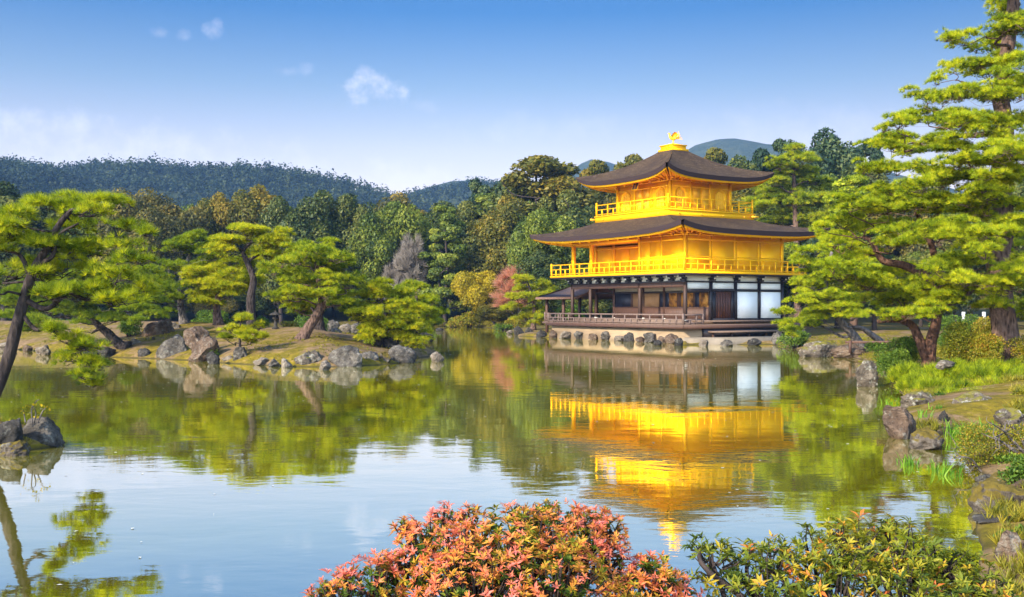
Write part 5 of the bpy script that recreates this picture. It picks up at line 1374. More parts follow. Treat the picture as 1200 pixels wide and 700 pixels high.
R_ = [
    # the island's front, from left to right
    ('dark stone just left of the leaning dark pine foot', 122, 419, 20, 12, 'rock_dark', 0, 'angular'),
    ('small dark rounded stone beside the tilted slab of the island shore', 168, 420, 17, 11, 'rock_dark', 0, 'round'),
    ('narrow upright dark stone left of the large blue-grey boulder', 180, 416, 10, 20, 'rock_dark', 0, 'angular'),
    ('large blue-grey angular boulder with a sloping left side on the island shore', 200, 421, 40, 27, 'rock_grey', 0, 'angular'),
    ('brown boulder topping the stepped stone pair right of the blue-grey boulder', 228, 408, 31, 24, 'rock_brown', 42.0, 'angular'),
    ('brown flat-topped boulder at the water, lower of the stepped pair', 236, 424, 33, 27, 'rock_brown', 0, 'angular'),
    ('knobbly dark stone in front of the lower brown boulder', 248, 427, 15, 14, 'rock_dark', 0, 'round'),
    ('flat low stone between the knobbly dark stone and the round grey one', 267, 425.5, 16, 8, 'rock_pale', 0, 'round'),
    ('round blue-grey stone at the foot of the young pine', 281, 426, 17, 18, 'rock_grey', 0, 'round'),
    ('low flat stone at the water left of the pyramid-shaped grey stone', 303, 428.5, 18, 9, 'rock_pale', 0, 'angular'),
    ('pyramid-shaped grey stone set back on the moss', 312, 421, 16, 15, 'rock_grey', 41.0, 'angular'),
    ('low square stone at the water left of the pale slab', 321, 430, 16, 9, 'rock_grey', 0, 'angular'),
    ('pale slab lying at the waterline left of the greenish boulder', 335, 431, 14, 10, 'rock_pale', 0, 'angular'),
    ('rounded greenish boulder with lichen at the island front', 359, 430, 31, 18, 'rock_lichen', 0, 'round'),
    ('pale stone standing in the water before the greenish boulder', 380, 434, 14, 11, 'rock_pale', 0, 'angular'),
    ('largest grey boulder at the right part of the island front', 403, 430, 41, 23, 'rock_grey', 0, 'round'),
    ('blue-grey rounded boulder right of the largest island boulder', 431, 428, 24, 15, 'rock_grey', 0, 'round'),
    ('dark mossy stone wedged between two boulders near the island tip', 450, 427, 16, 14, 'rock_moss', 0, 'angular'),
    ('long pale-topped boulder forming the right tip of the island', 469, 426, 36, 20, 'rock_grey', 0, 'round'),
    ('dark rock under the low golden-green pine', 457, 411, 19, 18, 'rock_dark', 43.2, 'angular'),
    ('pale rounded stone alone in the water off the island tip', 512, 424, 16, 11, 'rock_pale', 0, 'round'),
    ('dark pointed stone alone in the water beyond the pale one', 500, 402, 16, 12, 'rock_dark', 0, 'angular'),
    ('tiny dark stone in the far water near the bend of the shore', 515, 388.5, 9, 4, 'rock_dark', 0, 'round'),
    # on the island and behind it
    ('big brown ribbed boulder on top of the island mound at left', 180, 397, 36, 22, 'rock_brown', 49.0, 'angular'),
    ('blue-grey stone beside the foot of the slim dark pine', 204, 391, 16, 12, 'rock_grey', 51.0, 'round'),
    ('tilted pale slab on the moss left of the upright dark stone', 154, 408, 16, 11, 'rock_pale', 46.5, 'angular'),
    ('grey boulder behind the thick stump-like trunk', 388, 391, 19, 15, 'rock_grey', 66.0, 'angular'),
    ('grey stone before the boulder behind the thick trunk', 394, 397.5, 16, 12, 'rock_grey', 59.0, 'angular'),
    ('pale low stone at the back channel of the island', 404, 388, 14, 8, 'rock_pale', 78.0, 'round'),
    ('large flat grey stone across the back channel', 420, 389, 20, 10, 'rock_grey', 76.0, 'round'),
    ('grey stone at the island back behind the moss edge', 423, 400, 13, 10, 'rock_grey', 56.0, 'angular'),
    ('dark stone at the far side of the island right of the small pine', 490, 388, 10, 8, 'rock_dark', 0, 'round'),
    # left shore
    ('pale stone at the shore seen just right of the near left trunk', 48, 416, 17, 11, 'rock_pale', 0, 'angular'),
    ('pale low stone at the far left waterline behind the near trunk', 6, 411, 22, 9, 'rock_pale', 0, 'round'),
    ('small brown stone between the near trunk and the pale stone', 30, 412, 12, 7, 'rock_brown', 0, 'round'),
    ('grey rounded stone behind the drooping branch', 104, 418, 22, 12, 'rock_grey', 0, 'round'),
    ('small pale stone behind the drooping branch tip', 76, 417, 12, 7, 'rock_pale', 0, 'round'),
    # near left rocks
    ('dark mossy boulder cut by the left picture edge', 2, 530, 38, 36, 'rock_dark', 0, 'round'),
    ('rugged dark boulder with a pale top, at the left edge of the water', 41, 525, 46, 32, 'rock_grey', 0, 'angular'),
    ('low orange mossy stone in front of the two dark left boulders', 12, 535, 34, 17, 'rock_moss', 0, 'round'),
    # by the pavilion
    ('pale tip stone in the water left of the fishing deck', 597, 391.5, 8, 4, 'rock_pale', 0, 'round'),
    ('dark pointed stone left of the fishing deck', 608, 393, 12, 10, 'rock_dark', 0, 'angular'),
    ('dark stone under the lime pine beside the fishing deck', 621, 393, 12, 9, 'rock_dark', 0, 'angular'),
    ('low dark stone at the fishing deck posts', 635, 395.5, 13, 8, 'rock_dark', 0, 'round'),
    ('pale stone at the left end of the veranda wall', 648, 396.3, 9, 9, 'rock_brown', 0, 'angular'),
    ('dark stone propped against the veranda wall, first from its left end', 680, 397.6, 15, 9, 'rock_grey', 0, 'angular'),
    ('dark stone propped against the veranda wall, second from its left end', 712, 399, 15, 10, 'rock_grey', 0, 'angular'),
    ('dark stone propped against the veranda wall below the middle pillar', 739, 400.2, 16, 10, 'rock_dark', 0, 'angular'),
    ('pale-topped stone propped against the veranda wall near its right end', 763, 401.6, 17, 11, 'rock_grey', 0, 'angular'),
    ('brown stone between the first and second propped stones of the veranda wall', 696, 398.4, 13, 7, 'rock_brown', 0, 'angular'),
    ('low pale stone between the second propped stone and the middle pillar', 726, 399.8, 12, 6, 'rock_pale', 0, 'angular'),
    ('low brown stone right of the middle pillar at the veranda wall', 751, 401, 11, 6, 'rock_brown', 0, 'angular'),
    ('pale stone at the veranda wall near its left end', 663, 397, 14, 8, 'rock_pale', 0, 'angular'),
    ('reddish stone left of the corner stone of the veranda wall', 777, 402.4, 11, 8, 'rock_brown', 0, 'angular'),
    ('small dark stone in the water before the veranda wall', 771, 404.8, 10, 6, 'rock_dark', 0, 'round'),
    ('brown stone at the corner of the veranda wall', 789, 402.8, 18, 11, 'rock_brown', 0, 'angular'),
    ('dark wet stone in the water at the pavilion corner', 796, 405.6, 10, 9, 'rock_dark', 0, 'round'),
    ('pale stone at the left end of the stone landing', 825, 406, 12, 7, 'rock_pale', 0, 'angular'),
    ('grey stone before the middle of the stone landing', 852, 405.8, 14, 7, 'rock_grey', 0, 'angular'),
    ('dark flat stone before the right end of the stone landing', 885, 405, 17, 8, 'rock_dark', 0, 'round'),
    ('blue-grey boulder closing the right end of the stone landing', 913, 404.5, 16, 15, 'rock_grey', 0, 'angular'),
    ('long grey boulder right of the stone landing', 931, 406, 22, 12, 'rock_grey', 0, 'round'),
    # right shore
    ('large grey boulder lying in the water below the lime pads', 962, 419, 42, 18, 'rock_lichen', 0, 'round'),
    ('wide brown-grey boulder beside the large grey one', 1004, 420, 52, 15, 'rock_brown', 0, 'round'),
    ('speckled upright stone standing alone in the water', 1017, 453.5, 26, 29, 'rock_lichen', 0, 'round'),
    ('white stone at the bank left of the two-stemmed pine', 1042, 432, 12, 10, 'rock_pale', 0, 'round'),
    ('small white stone at the foot of the two-stemmed pine', 1104, 431, 12, 8, 'rock_pale', 24.5, 'angular'),
    ('purplish flat stone between the two big trunks', 1112, 430, 20, 7, 'rock_grey', 25.5, 'round'),
    ('stump-shaped flat-topped brown rock rising from the water', 1060, 515, 43, 36, 'rock_brown', 0, 'angular'),
    ('small orange mossy rock in the water beside the stump-shaped one', 1091, 528, 41, 23, 'rock_moss', 0, 'round'),
    ('lichened slab on the bank behind the stump-shaped rock', 1082, 480, 40, 20, 'rock_lichen', 0, 'angular'),
    ('rugged grey rock on the bank behind the iris blades', 1152, 487, 46, 25, 'rock_lichen', 20.6, 'angular'),
    ('flat stone lying under the rugged grey rock', 1160, 492, 26, 9, 'rock_pale', 19.6, 'angular'),
    ('squared dark post-like stone left of the iris blades', 1106, 497, 12, 15, 'rock_dark', 19.2, 'angular'),
    ('squared dark stone block behind the iris blades', 1122, 488, 21, 9, 'rock_dark', 20.4, 'angular'),
    ('pale lichened rock at the right edge beside the dwarf bush', 1192, 503, 36, 22, 'rock_lichen', 18.0, 'angular'),
    ('lichened rock under the bare twigs', 1160, 535, 34, 18, 'rock_lichen', 0, 'round'),
    ('rounded grey rock on the bank above the widest iris clump', 1172, 476, 22, 11, 'rock_grey', 22.5, 'round'),
    ('small brown rock at the water behind the orange mossy rock', 1110, 509, 18, 10, 'rock_moss', 18.6, 'round'),
    ('broken slab lying in the shallows left of the bare twigs', 1146, 543, 20, 9, 'rock_moss', 0, 'angular'),
    ('mossy rock under the right end of the bare twigs', 1192, 548, 40, 18, 'rock_moss', 14.2, 'round'),
    ('small dark stone at the waterline below the mossy slab', 1158, 566, 22, 9, 'rock_dark', 0, 'round'),
    ('low brown stone on the bank left of the rugged grey rock', 1128, 483, 18, 8, 'rock_brown', 22.0, 'angular'),
    ('mossy stone on the bank below the creeping pine', 1090, 472, 20, 9, 'rock_moss', 23.8, 'round'),
    ('small grey stone on the bare bank at the right edge', 1188, 524, 18, 9, 'rock_grey', 16.0, 'angular'),
    ('flat mossy stone on the bank above the orange mossy boulder', 1178, 566, 26, 9, 'rock_moss', 12.9, 'round'),
    ('brown stone on the bank beside the orange mossy boulder', 1200, 580, 24, 16, 'rock_brown', 11.9, 'angular'),
    ('lichened stone at the right edge between creeping pine and dwarf bush', 1200, 480, 30, 16, 'rock_lichen', 21.5, 'angular'),
    ('dark slab under the orange mossy boulder at the right edge', 1176, 621, 56, 15, 'rock_dark', 0, 'angular'),
    ('big boulder covered in orange-gold moss at the right edge', 1188, 612, 78, 44, 'rock_moss', 11.0, 'round'),
    ('brown rock at the bottom right corner beside the orange-tipped bush', 1188, 672, 32, 44, 'rock_brown', 0, 'angular'),
]
for i_, (lab, u, vb, w, h, mat, Y, kd) in enumerate(R_):
    rock(lab, u, vb, w * 1.05, h * 1.08, mat, 900 + i_, kd, Y=Y or None, flat_top=0.55 if 'stump-shaped flat' in lab else 0.0)

# ------------------------------------------------------------------ stone lantern on the island
def lantern(label, u, vb, Y, hpx):
    x = (u - U0) / F_PX * Y; H = hpx * Y / F_PX; gz = ground_z(x, Y)
    root = tag(empty('stone_lantern', (x, Y, gz)), label, 'stone lantern')
    mt = MAT['rock_dark' if hpx > 18 else 'rock_grey']
    MB().lathe([(0.20 * H, -0.02), (0.20 * H, 0.06 * H), (0.10 * H, 0.10 * H), (0.085 * H, 0.45 * H), (0.11 * H, 0.5 * H)], n=10).build('post', mt, root)
    fb = MB().lathe([(0.12 * H, 0.5 * H), (0.20 * H, 0.55 * H), (0.20 * H, 0.58 * H), (0.14 * H, 0.582 * H), (0.14 * H, 0.72 * H)], n=6).build('fire_box', mt, root)
    m = MB()
    for a in (0, math.pi / 2, math.pi, -math.pi / 2):
        c, s = math.cos(a - 1.2), math.sin(a - 1.2)
        m.box(0.122 * H * c - 0.03 * H, 0.122 * H * c + 0.03 * H, 0.122 * H * s - 0.03 * H, 0.122 * H * s + 0.03 * H, 0.60 * H, 0.70 * H)
    m.build('opening_shade', MAT['black_lacquer'], fb)  # solid black blocks paint the dark hollows of the fire box
    MB().lathe([(0.10 * H, 0.721 * H), (0.36 * H, 0.73 * H), (0.34 * H, 0.77 * H), (0.14 * H, 0.86 * H), (0.06 * H, 0.88 * H), (0.075 * H, 0.93 * H), (0.02 * H, 1.0 * H)], n=10).build('roof', mt, root)
lantern('small dark stone lantern on the island behind the leaning pine', 323, 386, 47.5, 22)
lantern('small grey stone lantern half hidden between two island trunks', 309, 380, 56.0, 14)

# ------------------------------------------------------------------ shrubs
def shrub(label, u, v, ru, rv, Y, palette, seed, leaf=None, name='shrub', n_per=1.0, stems=True, cat='shrub'):
    """a mound of leaves centred where the photo shows (u, v)"""
    rng = np.random.default_rng(seed)
    px = Y / F_PX
    c = at(u, v, Y); rx, h = ru * px, rv * px
    gz = ground_z(c[0], Y); gz = max(gz, 0.0)
    top = c[2] + h
    if c[2] - h > gz + 0.05: h = max((top - gz) / 2, 0.1); c[2] = gz + h * 0.95      # the mound reaches down to the ground
    base = np.array([c[0], Y, gz])
    root = tag(empty(name, base), label, cat)
    lf = leaf or max(0.05, 2.0 * px)
    k = 18
    th = rng.random(k) * 6.283; q = np.sqrt(rng.random(k)) * 0.7
    LC = np.stack([np.cos(th) * q * rx, np.sin(th) * q * rx * 0.8, rng.uniform(-0.75, 0.6, k) * h * (1 - 0.5 * q)], 1) + c
    LR = rng.uniform(0.32, 0.55, k) * min(rx, max(h * 1.5, rx * 0.4))
    fol = Fol()
    for cc, r in zip(LC, LR):
        m = max(30, int(r * r / (lf * lf) * 16 * n_per))
        d = unit(rng.normal(size=(m, 3)) + np.array([0, 0, 0.5]))
        P = cc + d * r * np.array([1, 1, 0.75]) * (rng.random((m, 1)) ** 0.3)
        D = unit(d + rng.normal(size=(m, 3)) * 0.7); N = unit(d + np.array([0, 0, 0.8]) + rng.normal(size=(m, 3)) * 0.3)
        t = np.clip(0.5 + rng.normal() * 0.12 + rng.normal(size=m) * 0.22, 0, 1)
        fol.add(leaves(P, D, N, lf * rng.uniform(0.7, 1.3, m), lf * 0.3, rng, t))
    fol.build('foliage', LEAF[palette], root, base)
    if stems:
        m = MB()
        for cc in LC[:7]:
            m.tube(limb((base[0] + rng.normal() * 0.1 * rx, base[1] + rng.normal() * 0.1 * rx, gz - 0.05), cc, 0, rng, 3) - base, np.linspace(0.03, 0.008, 13) * max(1, Y / 30), 5)
        m.build('stems', BARK['dark'], root)
    return root

for i_, (lab, u, v, ru, rv, Y, pal) in enumerate([
    ('yellow-orange azalea mound between the two big right trunks', 1130, 398, 34, 22, 29, 'shrub'),
    ('golden azalea mound touching the left side of the giant trunk', 1158, 402, 26, 20, 28, 'shrub'),
    ('yellow-green azalea mound at the left side of the two-stemmed pine', 1058, 398, 24, 14, 31, 'shrub_green'),
    ('fresh green low shrub hanging to the water left of the two-stemmed pine', 1050, 418, 24, 14, 30, 'shrub_green'),
    ('yellow shrub at the right edge behind the giant trunk', 1204, 400, 22, 22, 28, 'shrub'),
    ('orange-tinged shrub right of the giant trunk', 1222, 412, 24, 18, 26, 'shrub'),
    ('dark green shrub far behind the azaleas', 1120, 372, 30, 12, 40, 'shrub_green'),
    ('yellow-green shrub beside the small dark board', 1166, 376, 24, 12, 38, 'shrub'),
    ('small green shrub behind the wide brown-grey boulder', 1030, 408, 18, 8, 44, 'shrub_green'),
    ('round green shrub behind the rocks at the landing', 930, 394, 20, 9, 54, 'shrub_green'),
    ('yellow-green shrub on the island beside the lower brown boulder', 244, 412, 13, 8, 41.8, 'shrub_green'),
    ('green shrub at the left end of the island below the dark pine', 152, 384, 14, 10, 50, 'shrub_green'),
    ('dark green shrub under the near left pine on the far bank', 60, 392, 34, 12, 62, 'shrub_green'),
    ('golden low shrub on the left shore beside the near trunk', 52, 403, 20, 8, 57, 'shrub'),
    ('yellowish shrub at the far left shore', 10, 398, 22, 9, 60, 'shrub'),
    ('dark green mound on the bank behind the near left trunk', 20, 386, 34, 12, 66, 'shrub_green'),
    ('wide green mound on the bank between the near trunk and the drooping branch', 70, 384, 40, 13, 64, 'shrub_green'),
    ('green mound behind the leaning dark pine foot', 118, 386, 30, 13, 60, 'shrub_green'),
    ('low green mound at the left foot of the ribbed boulder', 158, 388, 20, 9, 56, 'shrub_green'),
    ('dark mound at the far left picture edge on the bank', -20, 388, 30, 13, 64, 'shrub_green'),
    ('green mound behind the bushy bright pine', 250, 372, 30, 9, 60, 'shrub_green'),
    ('green mound behind the stump-like trunk', 360, 376, 26, 9, 62, 'shrub_green'),
    ('tangled green bush at the right edge above the mossy boulder', 1206, 552, 30, 20, 12.5, 'shrub_green'),
    ('olive bush on the bank right of the rugged grey rock', 1202, 470, 26, 14, 21.0, 'shrub'),
    ('small green bush between creeping pine and lichened slab', 1100, 468, 16, 8, 23.5, 'shrub_green'),
    ('golden green bush at the right edge below the mossy boulder', 1206, 618, 26, 18, 10.2, 'shrub'),
    ('low golden shrub at the far shore left of the golden yellow tree', 532, 378, 18, 6, 109, 'shrub'),
    ('low green shrub at the far shore below the cedar', 505, 376, 18, 8, 112, 'shrub_green'),
    ('golden shrub right of the low spreading olive tree', 604, 378, 12, 8, 96, 'shrub'),
    ('olive shrub at the water below the golden yellow tree', 548, 374, 18, 9, 108, 'shrub'),
    ('low green shrub between the far shore stones and the lime pine', 590, 384, 14, 5, 95, 'shrub_green'),
    ('green shrub behind the fishing deck', 668, 372, 18, 16, 84, 'shrub_green'),
    ('low yellow-green shrub on the bank right of the widest iris clump', 1196, 492, 24, 12, 18.6, 'shrub'),
    ('low green shrub on the bank below the dwarf bush', 1186, 540, 26, 10, 14.0, 'shrub_green'),
    ('tiny golden shrub on the bank above the lichened slab', 1078, 462, 14, 6, 24.6, 'shrub'),
    ('small green shrub at the bottom right corner above the brown rock', 1192, 634, 22, 16, 9.6, 'shrub_green'),
    ('pale green shrub at the island back left of the stone lantern', 308, 374, 10, 6, 55, 'shrub_green'),
    ('low golden shrub at the island back right of the stone lantern', 338, 378, 12, 5, 56, 'shrub'),
]):
    shrub(lab, u, v, ru, rv, Y, pal, 1300 + i_)

# mossy mound and dwarf bush with bare lichened twigs on the right edge
rng = np.random.default_rng(1500)
c = at(1168, 520, 14.6); base = np.array([c[0], c[1], max(0, ground_z(c[0], c[1]))])
root = tag(empty('dwarf_bush', base), 'dwarf bush with bare pale lichened twigs reaching out over the water at the right edge', 'bush')
tw = MB()
for (u0, v0, u1, v1) in ((1196, 548, 1118, 536), (1196, 545, 1128, 523), (1200, 536, 1150, 508), (1200, 552, 1146, 548), (1198, 540, 1160, 495), (1205, 530, 1180, 492), (1190, 548, 1140, 560), (1200, 520, 1166, 512), (1170, 528, 1136, 520)):
    p, q = at(u0, v0, 14.4 + rng.uniform(-0.3, 0.3)), at(u1, v1, 14.2 + rng.uniform(-0.5, 0.5))
    L_ = limb(p, q, 0.06, rng, 5, 0.10); tw.tube(L_ - base, np.linspace(0.022, 0.006, len(L_)), 6)
    for k in range(5):
        s0 = L_[rng.integers(4, len(L_))]; e0 = s0 + rng.normal(size=3) * 0.16 + np.array([-0.06, 0, 0.03])
        l2 = limb(s0, e0, 0, rng, 3); tw.tube(l2 - base, np.linspace(0.008, 0.003, len(l2)), 5)
tw.build('twigs', BARK['grey'], root)
fol = Fol()
for k in range(75):
    cc = at(rng.uniform(1126, 1208), rng.uniform(500, 556), 14.4 + rng.uniform(-0.5, 0.6))
    if cc[2] < 0.08: continue
    m = 130
    d = unit(rng.normal(size=(m, 3)) + np.array([0, 0, 0.4])); P = cc + d * np.array([0.16, 0.16, 0.07]) * rng.random((m, 1)) ** 0.4
    fol.add(leaves(P, unit(d + rng.normal(size=(m, 3)) * 0.6), unit(d + np.array([0, 0, 1.0])), 0.028, 0.010, rng, np.clip(0.5 + rng.normal(size=m) * 0.25, 0, 1)))
fol.build('foliage', LEAF['shrub'], root, base)

# a twiggy seedling on the near left boulder
base = at(38, 496, 16.2)
root = tag(empty('seedling', base), 'bare twiggy seedling with a few yellow leaves on the rugged left boulder', 'seedling')
tw, fol = MB(), Fol()
for (pts) in (((38, 498), (37, 480), (41, 472), (46, 468)), ((30, 496), (28, 485), (27, 480)), ((40, 496), (42, 484), (38, 476)), ((44, 496), (50, 482), (54, 478))):
    L_ = smooth_path([at(u, v, 16.2) for u, v in pts], 5); tw.tube(L_ - base, np.linspace(0.012, 0.005, len(L_)), 6)
    m = 9; P = L_[rng.integers(3, len(L_), m)] + rng.normal(size=(m, 3)) * 0.05; d = unit(rng.normal(size=(m, 3)))
    fol.add(leaves(P, d, unit(rng.normal(size=(m, 3)) + np.array([0, 0, 1])), 0.06, 0.016, rng, rng.random(m)))
tw.build('twigs', BARK['grey'], root); fol.build('leaves', LEAF['yellow'], root, base)

# iris clumps in the shallows
def iris(label, u, vb, w, h, n, seed, Y=None, group=None):
    rng = np.random.default_rng(seed)
    Y = Y or CAM_H * F_PX / (vb - V0)
    px = Y / F_PX; x0 = (u - U0) * px
    gz = max(-0.06, ground_z(x0, Y))
    V, F, T = [], [], []
    for k in range(n):
        p = np.array([x0 + rng.uniform(-0.5, 0.5) * w * px, Y + rng.normal() * 0.16, gz - 0.03])
        H = h * px * rng.uniform(0.6, 1.05); lean = rng.normal(size=2) * 0.14; a = rng.random() * 3.14
        wd = np.array([math.cos(a), math.sin(a), 0]) * 0.011
        seg = 5; b = len(V) * (2 * seg + 1)
        pts = []
        for s in range(seg + 1):
            t = s / seg
            c = p + np.array([lean[0] * t * t * H * 2, lean[1] * t * t * H * 2, H * t * (1 - 0.12 * t * t)])
            ww = wd * (1 - 0.75 * t ** 2)
            pts += [c - ww, c + ww] if s < seg else [c]
        V.append(np.array(pts))
        q = [[b + 2 * s, b + 2 * s + 1, b + 2 * s + 3, b + 2 * s + 2] for s in range(seg - 1)]
        F += q; T.append(np.full(2 * seg + 1, np.clip(0.55 + rng.normal() * 0.22, 0, 1)))
        tri.append([b + 2 * seg - 2, b + 2 * seg - 1, b + 2 * seg])
    V = np.concatenate(V); base = np.array([x0, Y, gz])
    me = raw_mesh('iris_clump', V - base, [np.array(F), np.array(tri[-n:])], np.concatenate(T))
    o = link('iris_clump', me, LEAF['iris']); o.location = base
    return tag(o, label, 'iris', group)
tri = []
iris('bright green iris clump in open water before the stump-shaped rock', 1066, 545, 18, 24, 46, 1601)
iris('bright green iris clump in the water right of the orange mossy rock', 1110, 556, 24, 28, 52, 1602)
iris('thin iris clump between the orange mossy rock and the clump right of it', 1096, 550, 8, 20, 14, 1603)
iris('widest iris clump, growing along the bank before the rugged grey rock', 1140, 512, 54, 32, 120, 1604)
iris('short iris tuft in the hollow behind the stump-shaped rock', 1082, 495, 8, 15, 18, 1605)
iris('sparse row of young iris blades in the water before the creeping pine', 1052, 474, 28, 16, 34, 1606)
iris('small iris tuft on top of the bank beside the squared stones', 1098, 484, 14, 10, 20, 1607, Y=20.5)
iris('green blades at the water below the fresh green low shrub', 1040, 428, 14, 14, 26, 1608)

# small dark notice board far behind the azaleas
x, y = at(1141, 388, 41)[:2]; gz = ground_z(x, y)
root = tag(empty('notice_board', (x, y, gz)), 'small dark board with pale posts far behind the azaleas', 'board')
MB().box(-0.34, 0.34, -0.04, 0.04, 0.75, 1.35).build('panel', MAT['black_lacquer'], root)
for s in (-0.40, 0.40): MB().box(s - 0.05, s + 0.05, -0.05, 0.05, -0.1, 1.5).build('post', MAT['plaster_grey'], root)
# low timber rail along the path behind the right bank
x, y = at(1052, 392, 44)[:2]; gz = ground_z(x, y)
root = tag(empty('low_fence', (x, y, gz)), 'low dark timber rail along the pale path behind the two-stemmed pine', 'fence')
MB().box(-2.2, 3.0, -0.04, 0.04, 0.32, 0.42).build('rail', MAT['dark_wood'], root)
for s in (-2.0, -0.4, 1.2, 2.8): MB().box(s - 0.05, s + 0.05, -0.05, 0.05, -0.1, 0.45).build('post', MAT['dark_wood'], root)

# ------------------------------------------------------------------ grass and moss tufts along the banks
rng = np.random.default_rng(1700)
def tufts(n, box, dmin, dmax, region):
    P = np.stack([rng.uniform(box[0], box[1], n), rng.uniform(box[2], box[3], n)], 1)
    z = height(P)
    d = poly_dist(P, region) if region is not POND else -poly_dist(P, POND)
    k = (z > 0.03) & (d > dmin) & (d < dmax) & (vnoise(np.concatenate([P * 0.6, np.zeros((n, 1))], 1), 3, 2) > -0.12)
    return np.concatenate([P[k], z[k][:, None]], 1)
fol = Fol()
for (n, bx, a, b_, reg, ln) in ((9000, (-30, -3, 36, 60), 0.1, 4.5, ISLE, 0.10), (60000, (2.5, 18, 6, 45), 0.05, 7.0, POND, 0.075), (9000, (2.5, 12, 6, 26), 0.05, 5.0, POND, 0.16), (2500, (-14, -6.5, 13, 20), 0.1, 3.0, SPIT, 0.09), (5000, (-18, 2, 95, 120), 0.0, 5.0, POND, 0.28), (5000, (10, 24, 40, 62), 0.3, 7.0, POND, 0.14)):
    P = tufts(n, bx, a, b_, reg)
    if len(P): fol.add(needles(P, np.tile([[0, 0, 1.0]], (len(P), 1)), 12, ln * (0.6 + 0.8 * rng.random(len(P))), ln * 0.12, 0.75, rng, np.clip(0.5 + rng.normal(size=len(P)) * 0.25, 0, 1)))
tag(fol.build('bank_grass', LEAF['grass']), kind='stuff')

# ------------------------------------------------------------------ the two bushes in front of the photographer
def front_bush(label, lumps, Y, palette, seed, size, tint_fn, dens, name, cat='bush', whorl=11):
    """lumps: (u, v, r px, dY) balls of the outline; whorls of pointed leaves stand over their outer side"""
    rng = np.random.default_rng(seed)
    C = np.array([at(l[0], l[1], Y + l[3]) for l in lumps]); R = np.array([l[2] * (Y + l[3]) / F_PX for l in lumps])
    base = np.array([C[:, 0].mean(), Y, max(0.0, ground_z(C[:, 0].mean(), Y))])
    root = tag(empty(name, base), label, cat)
    fol, st = Fol(), MB()
    for c, r in zip(C, R):
        n = int(dens * r * r * 4 * math.pi)
        d = unit(rng.normal(size=(n, 3)) + np.array([0, -0.15, 0.35]))
        rr = np.where(rng.random(n) < 0.74, rng.uniform(0.84, 1.2, n), rng.uniform(0.5, 0.86, n))
        P = c + d * (r * rr)[:, None]
        inside = (np.linalg.norm(P[:, None, :] - C[None], axis=2) < R[None] * 0.80).sum(1) > 1
        keep = ~inside & (P[:, 2] > base[2] + 0.03)
        P, d, rr = P[keep], d[keep], rr[keep]; n = len(P)
        ax = unit(d * 0.8 + np.array([0, 0, 0.75]) + rng.normal(size=(n, 3)) * 0.25)
        tw = tint_fn(P, d, rr, rng)
        k = whorl
        az = rng.random((n, 1)) * 6.283 + np.arange(k)[None] * 2.4
        tilt = rng.uniform(0.55, 1.35, (n, k))
        s1 = unit(np.cross(ax, np.array([0.3, 0.2, 0.1]))); s2 = np.cross(ax, s1)
        D = unit(ax[:, None] * np.cos(tilt)[..., None] + (s1[:, None] * np.cos(az)[..., None] + s2[:, None] * np.sin(az)[..., None]) * np.sin(tilt)[..., None])
        N = np.repeat(ax[:, None], k, 1)
        L = size * rng.uniform(0.45, 1.3, (n, k)) * rng.uniform(0.7, 1.2, (n, 1)) * np.where(tilt < 0.8, 0.85, 1.0)
        t = np.clip(tw[:, None] + rng.normal(size=(n, k)) * 0.07 - (tilt > 1.15) * 0.10, 0, 1)
        P2 = np.repeat(P[:, None], k, 1) - N * rng.uniform(0, 0.5, (n, k))[..., None] * size
        fol.add(leaves(P2.reshape(-1, 3), D.reshape(-1, 3), unit(N.reshape(-1, 3) + rng.normal(size=(n * k, 3)) * 0.2), L.reshape(-1), L.reshape(-1) * 0.145, rng, t.reshape(-1), 0.3, 0.2))
        # twigs carrying the whorls
        for q in range(0, n, 3):
            p0 = c + (P[q] - c) * 0.35 + np.array([0, 0, -0.3 * r]); st.tube(smooth_path([p0, (p0 + P[q]) / 2 + rng.normal(size=3) * 0.012, P[q]], 3) - base, np.linspace(0.006, 0.002, 7), 5, cap=False)
        p0 = np.array([base[0] + (c[0] - base[0]) * 0.45, Y + rng.normal() * 0.08, max(0.0, base[2]) - 0.05])
        L_ = limb(p0, c, 0.05, rng, 4); st.tube(L_ - base, np.linspace(0.022, 0.009, len(L_)), 7)
    st.build('branches', BARK['dark'], root); fol.build('foliage', LEAF[palette], root, base)
    return root

def red_tint(P, d, rr, rng):
    n = len(P)
    drift = vnoise(P * 6.0, 4, 2) * 0.34 + vnoise(P * 2.2, 8, 2) * 0.30
    return np.where(rr > 0.9, np.clip(0.66 + drift * 1.0 + rng.normal(size=n) * 0.13, 0.18, 1), np.clip(0.20 + drift * 0.6 + rng.normal(size=n) * 0.08, 0, 0.42))
def green_tint(P, d, rr, rng):
    n = len(P)
    return np.where(rng.random(n) < 0.08, rng.uniform(0.72, 1.0, n), np.clip(0.47 + vnoise(P * 4.0, 6, 2) * 0.24 + rng.normal(size=n) * 0.14, 0, 0.78))

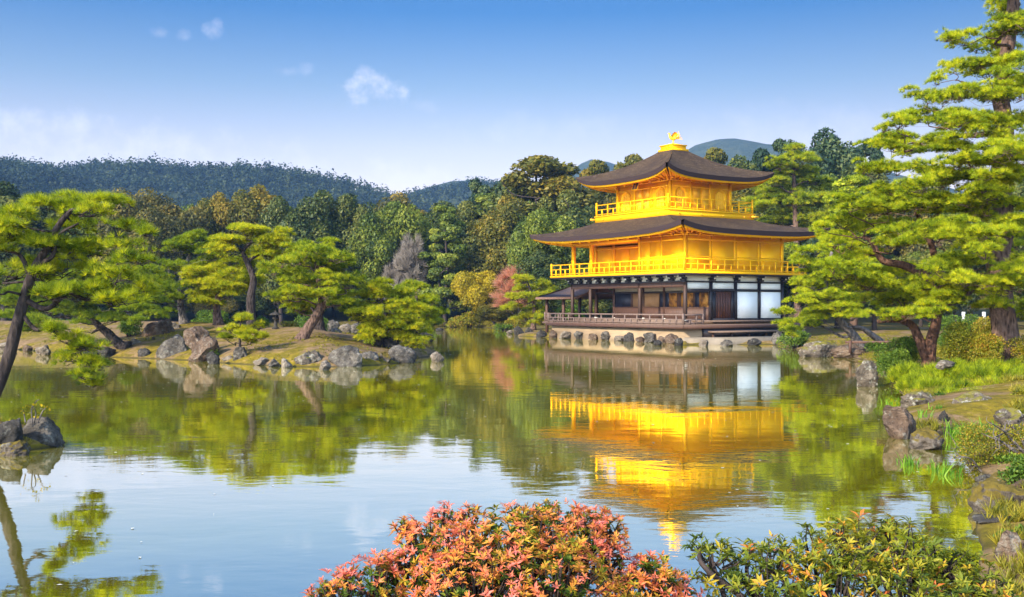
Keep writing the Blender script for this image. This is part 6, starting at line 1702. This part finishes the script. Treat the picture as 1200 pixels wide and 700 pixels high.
front_bush('large bush of red, pink and orange young leaves in the foreground middle',
           [(600, 668, 66, 0), (540, 676, 54, -0.05), (655, 660, 60, 0.1), (628, 632, 36, 0.15), (500, 648, 40, 0.1), (558, 632, 32, 0.2), (694, 640, 42, 0.2), (478, 676, 36, 0.05), (436, 694, 40, -0.05), (402, 704, 34, -0.1), (650, 704, 66, -0.15), (560, 710, 70, -0.2), (712, 664, 24, 0.1),
            (376, 706, 22, 0), (640, 606, 20, 0.3), (676, 612, 18, 0.25), (606, 604, 14, 0.25), (476, 622, 16, 0.15), (520, 610, 18, 0.2), (545, 604, 12, 0.2), (716, 626, 18, 0.2), (700, 604, 10, 0.25), (455, 664, 16, 0.05)],
           4.2, 'red_bush', 1801, 0.029, red_tint, 620, 'red_bush')
front_bush('smaller pinkish red bush right of the large red one in the foreground',
           [(765, 690, 34, 0), (740, 704, 34, -0.05), (795, 704, 28, 0.05), (757, 668, 18, 0.1), (722, 712, 22, -0.1)], 4.25, 'red_bush', 1802, 0.031, red_tint, 700, 'red_bush')
front_bush('glossy green bush with orange leaf tips in the foreground right',
           [(835, 660, 30, 0), (870, 680, 40, 0.1), (905, 668, 36, 0), (955, 665, 46, 0.1), (1000, 650, 40, 0.15), (1050, 660, 46, 0.1), (1095, 668, 42, 0.1), (1135, 684, 38, 0), (900, 710, 50, -0.1), (980, 708, 55, -0.15), (1060, 712, 55, -0.15), (1130, 722, 45, -0.1), (820, 642, 14, 0.05), (985, 626, 18, 0.25), (1040, 626, 16, 0.2), (1165, 700, 26, 0)],
           4.6, 'green_bush', 1803, 0.041, green_tint, 280, 'green_bush', whorl=9)

# petals and leaf scraps drifting on the pond
rng = np.random.default_rng(1900)
n = 420
P = np.stack([rng.uniform(-16, 10, n), 8 + 45 * rng.random(n) ** 1.3, np.full(n, 0.006)], 1)
k = (height(P[:, :2]) < -0.05); P = P[k]; n = len(P)
a = rng.random(n) * 6.283; s = rng.uniform(0.010, 0.03, n)[:, None] * (0.7 + P[:, 1:2] / 30)
e = np.stack([np.cos(a), np.sin(a), 0 * a], 1); g = np.stack([-np.sin(a), np.cos(a), 0 * a], 1)
V = np.stack([P - e * s, P - g * s * 0.6 + [0, 0, 0.003], P + e * s, P + g * s * 0.6 + [0, 0, 0.002]], 1).reshape(-1, 3)
me = raw_mesh('floating_petals', V, [np.arange(4 * n).reshape(-1, 4)])
tag(link('floating_petals', me, plain('petal', (0.55, 0.52, 0.42), 0.7, 0.3)), kind='stuff')
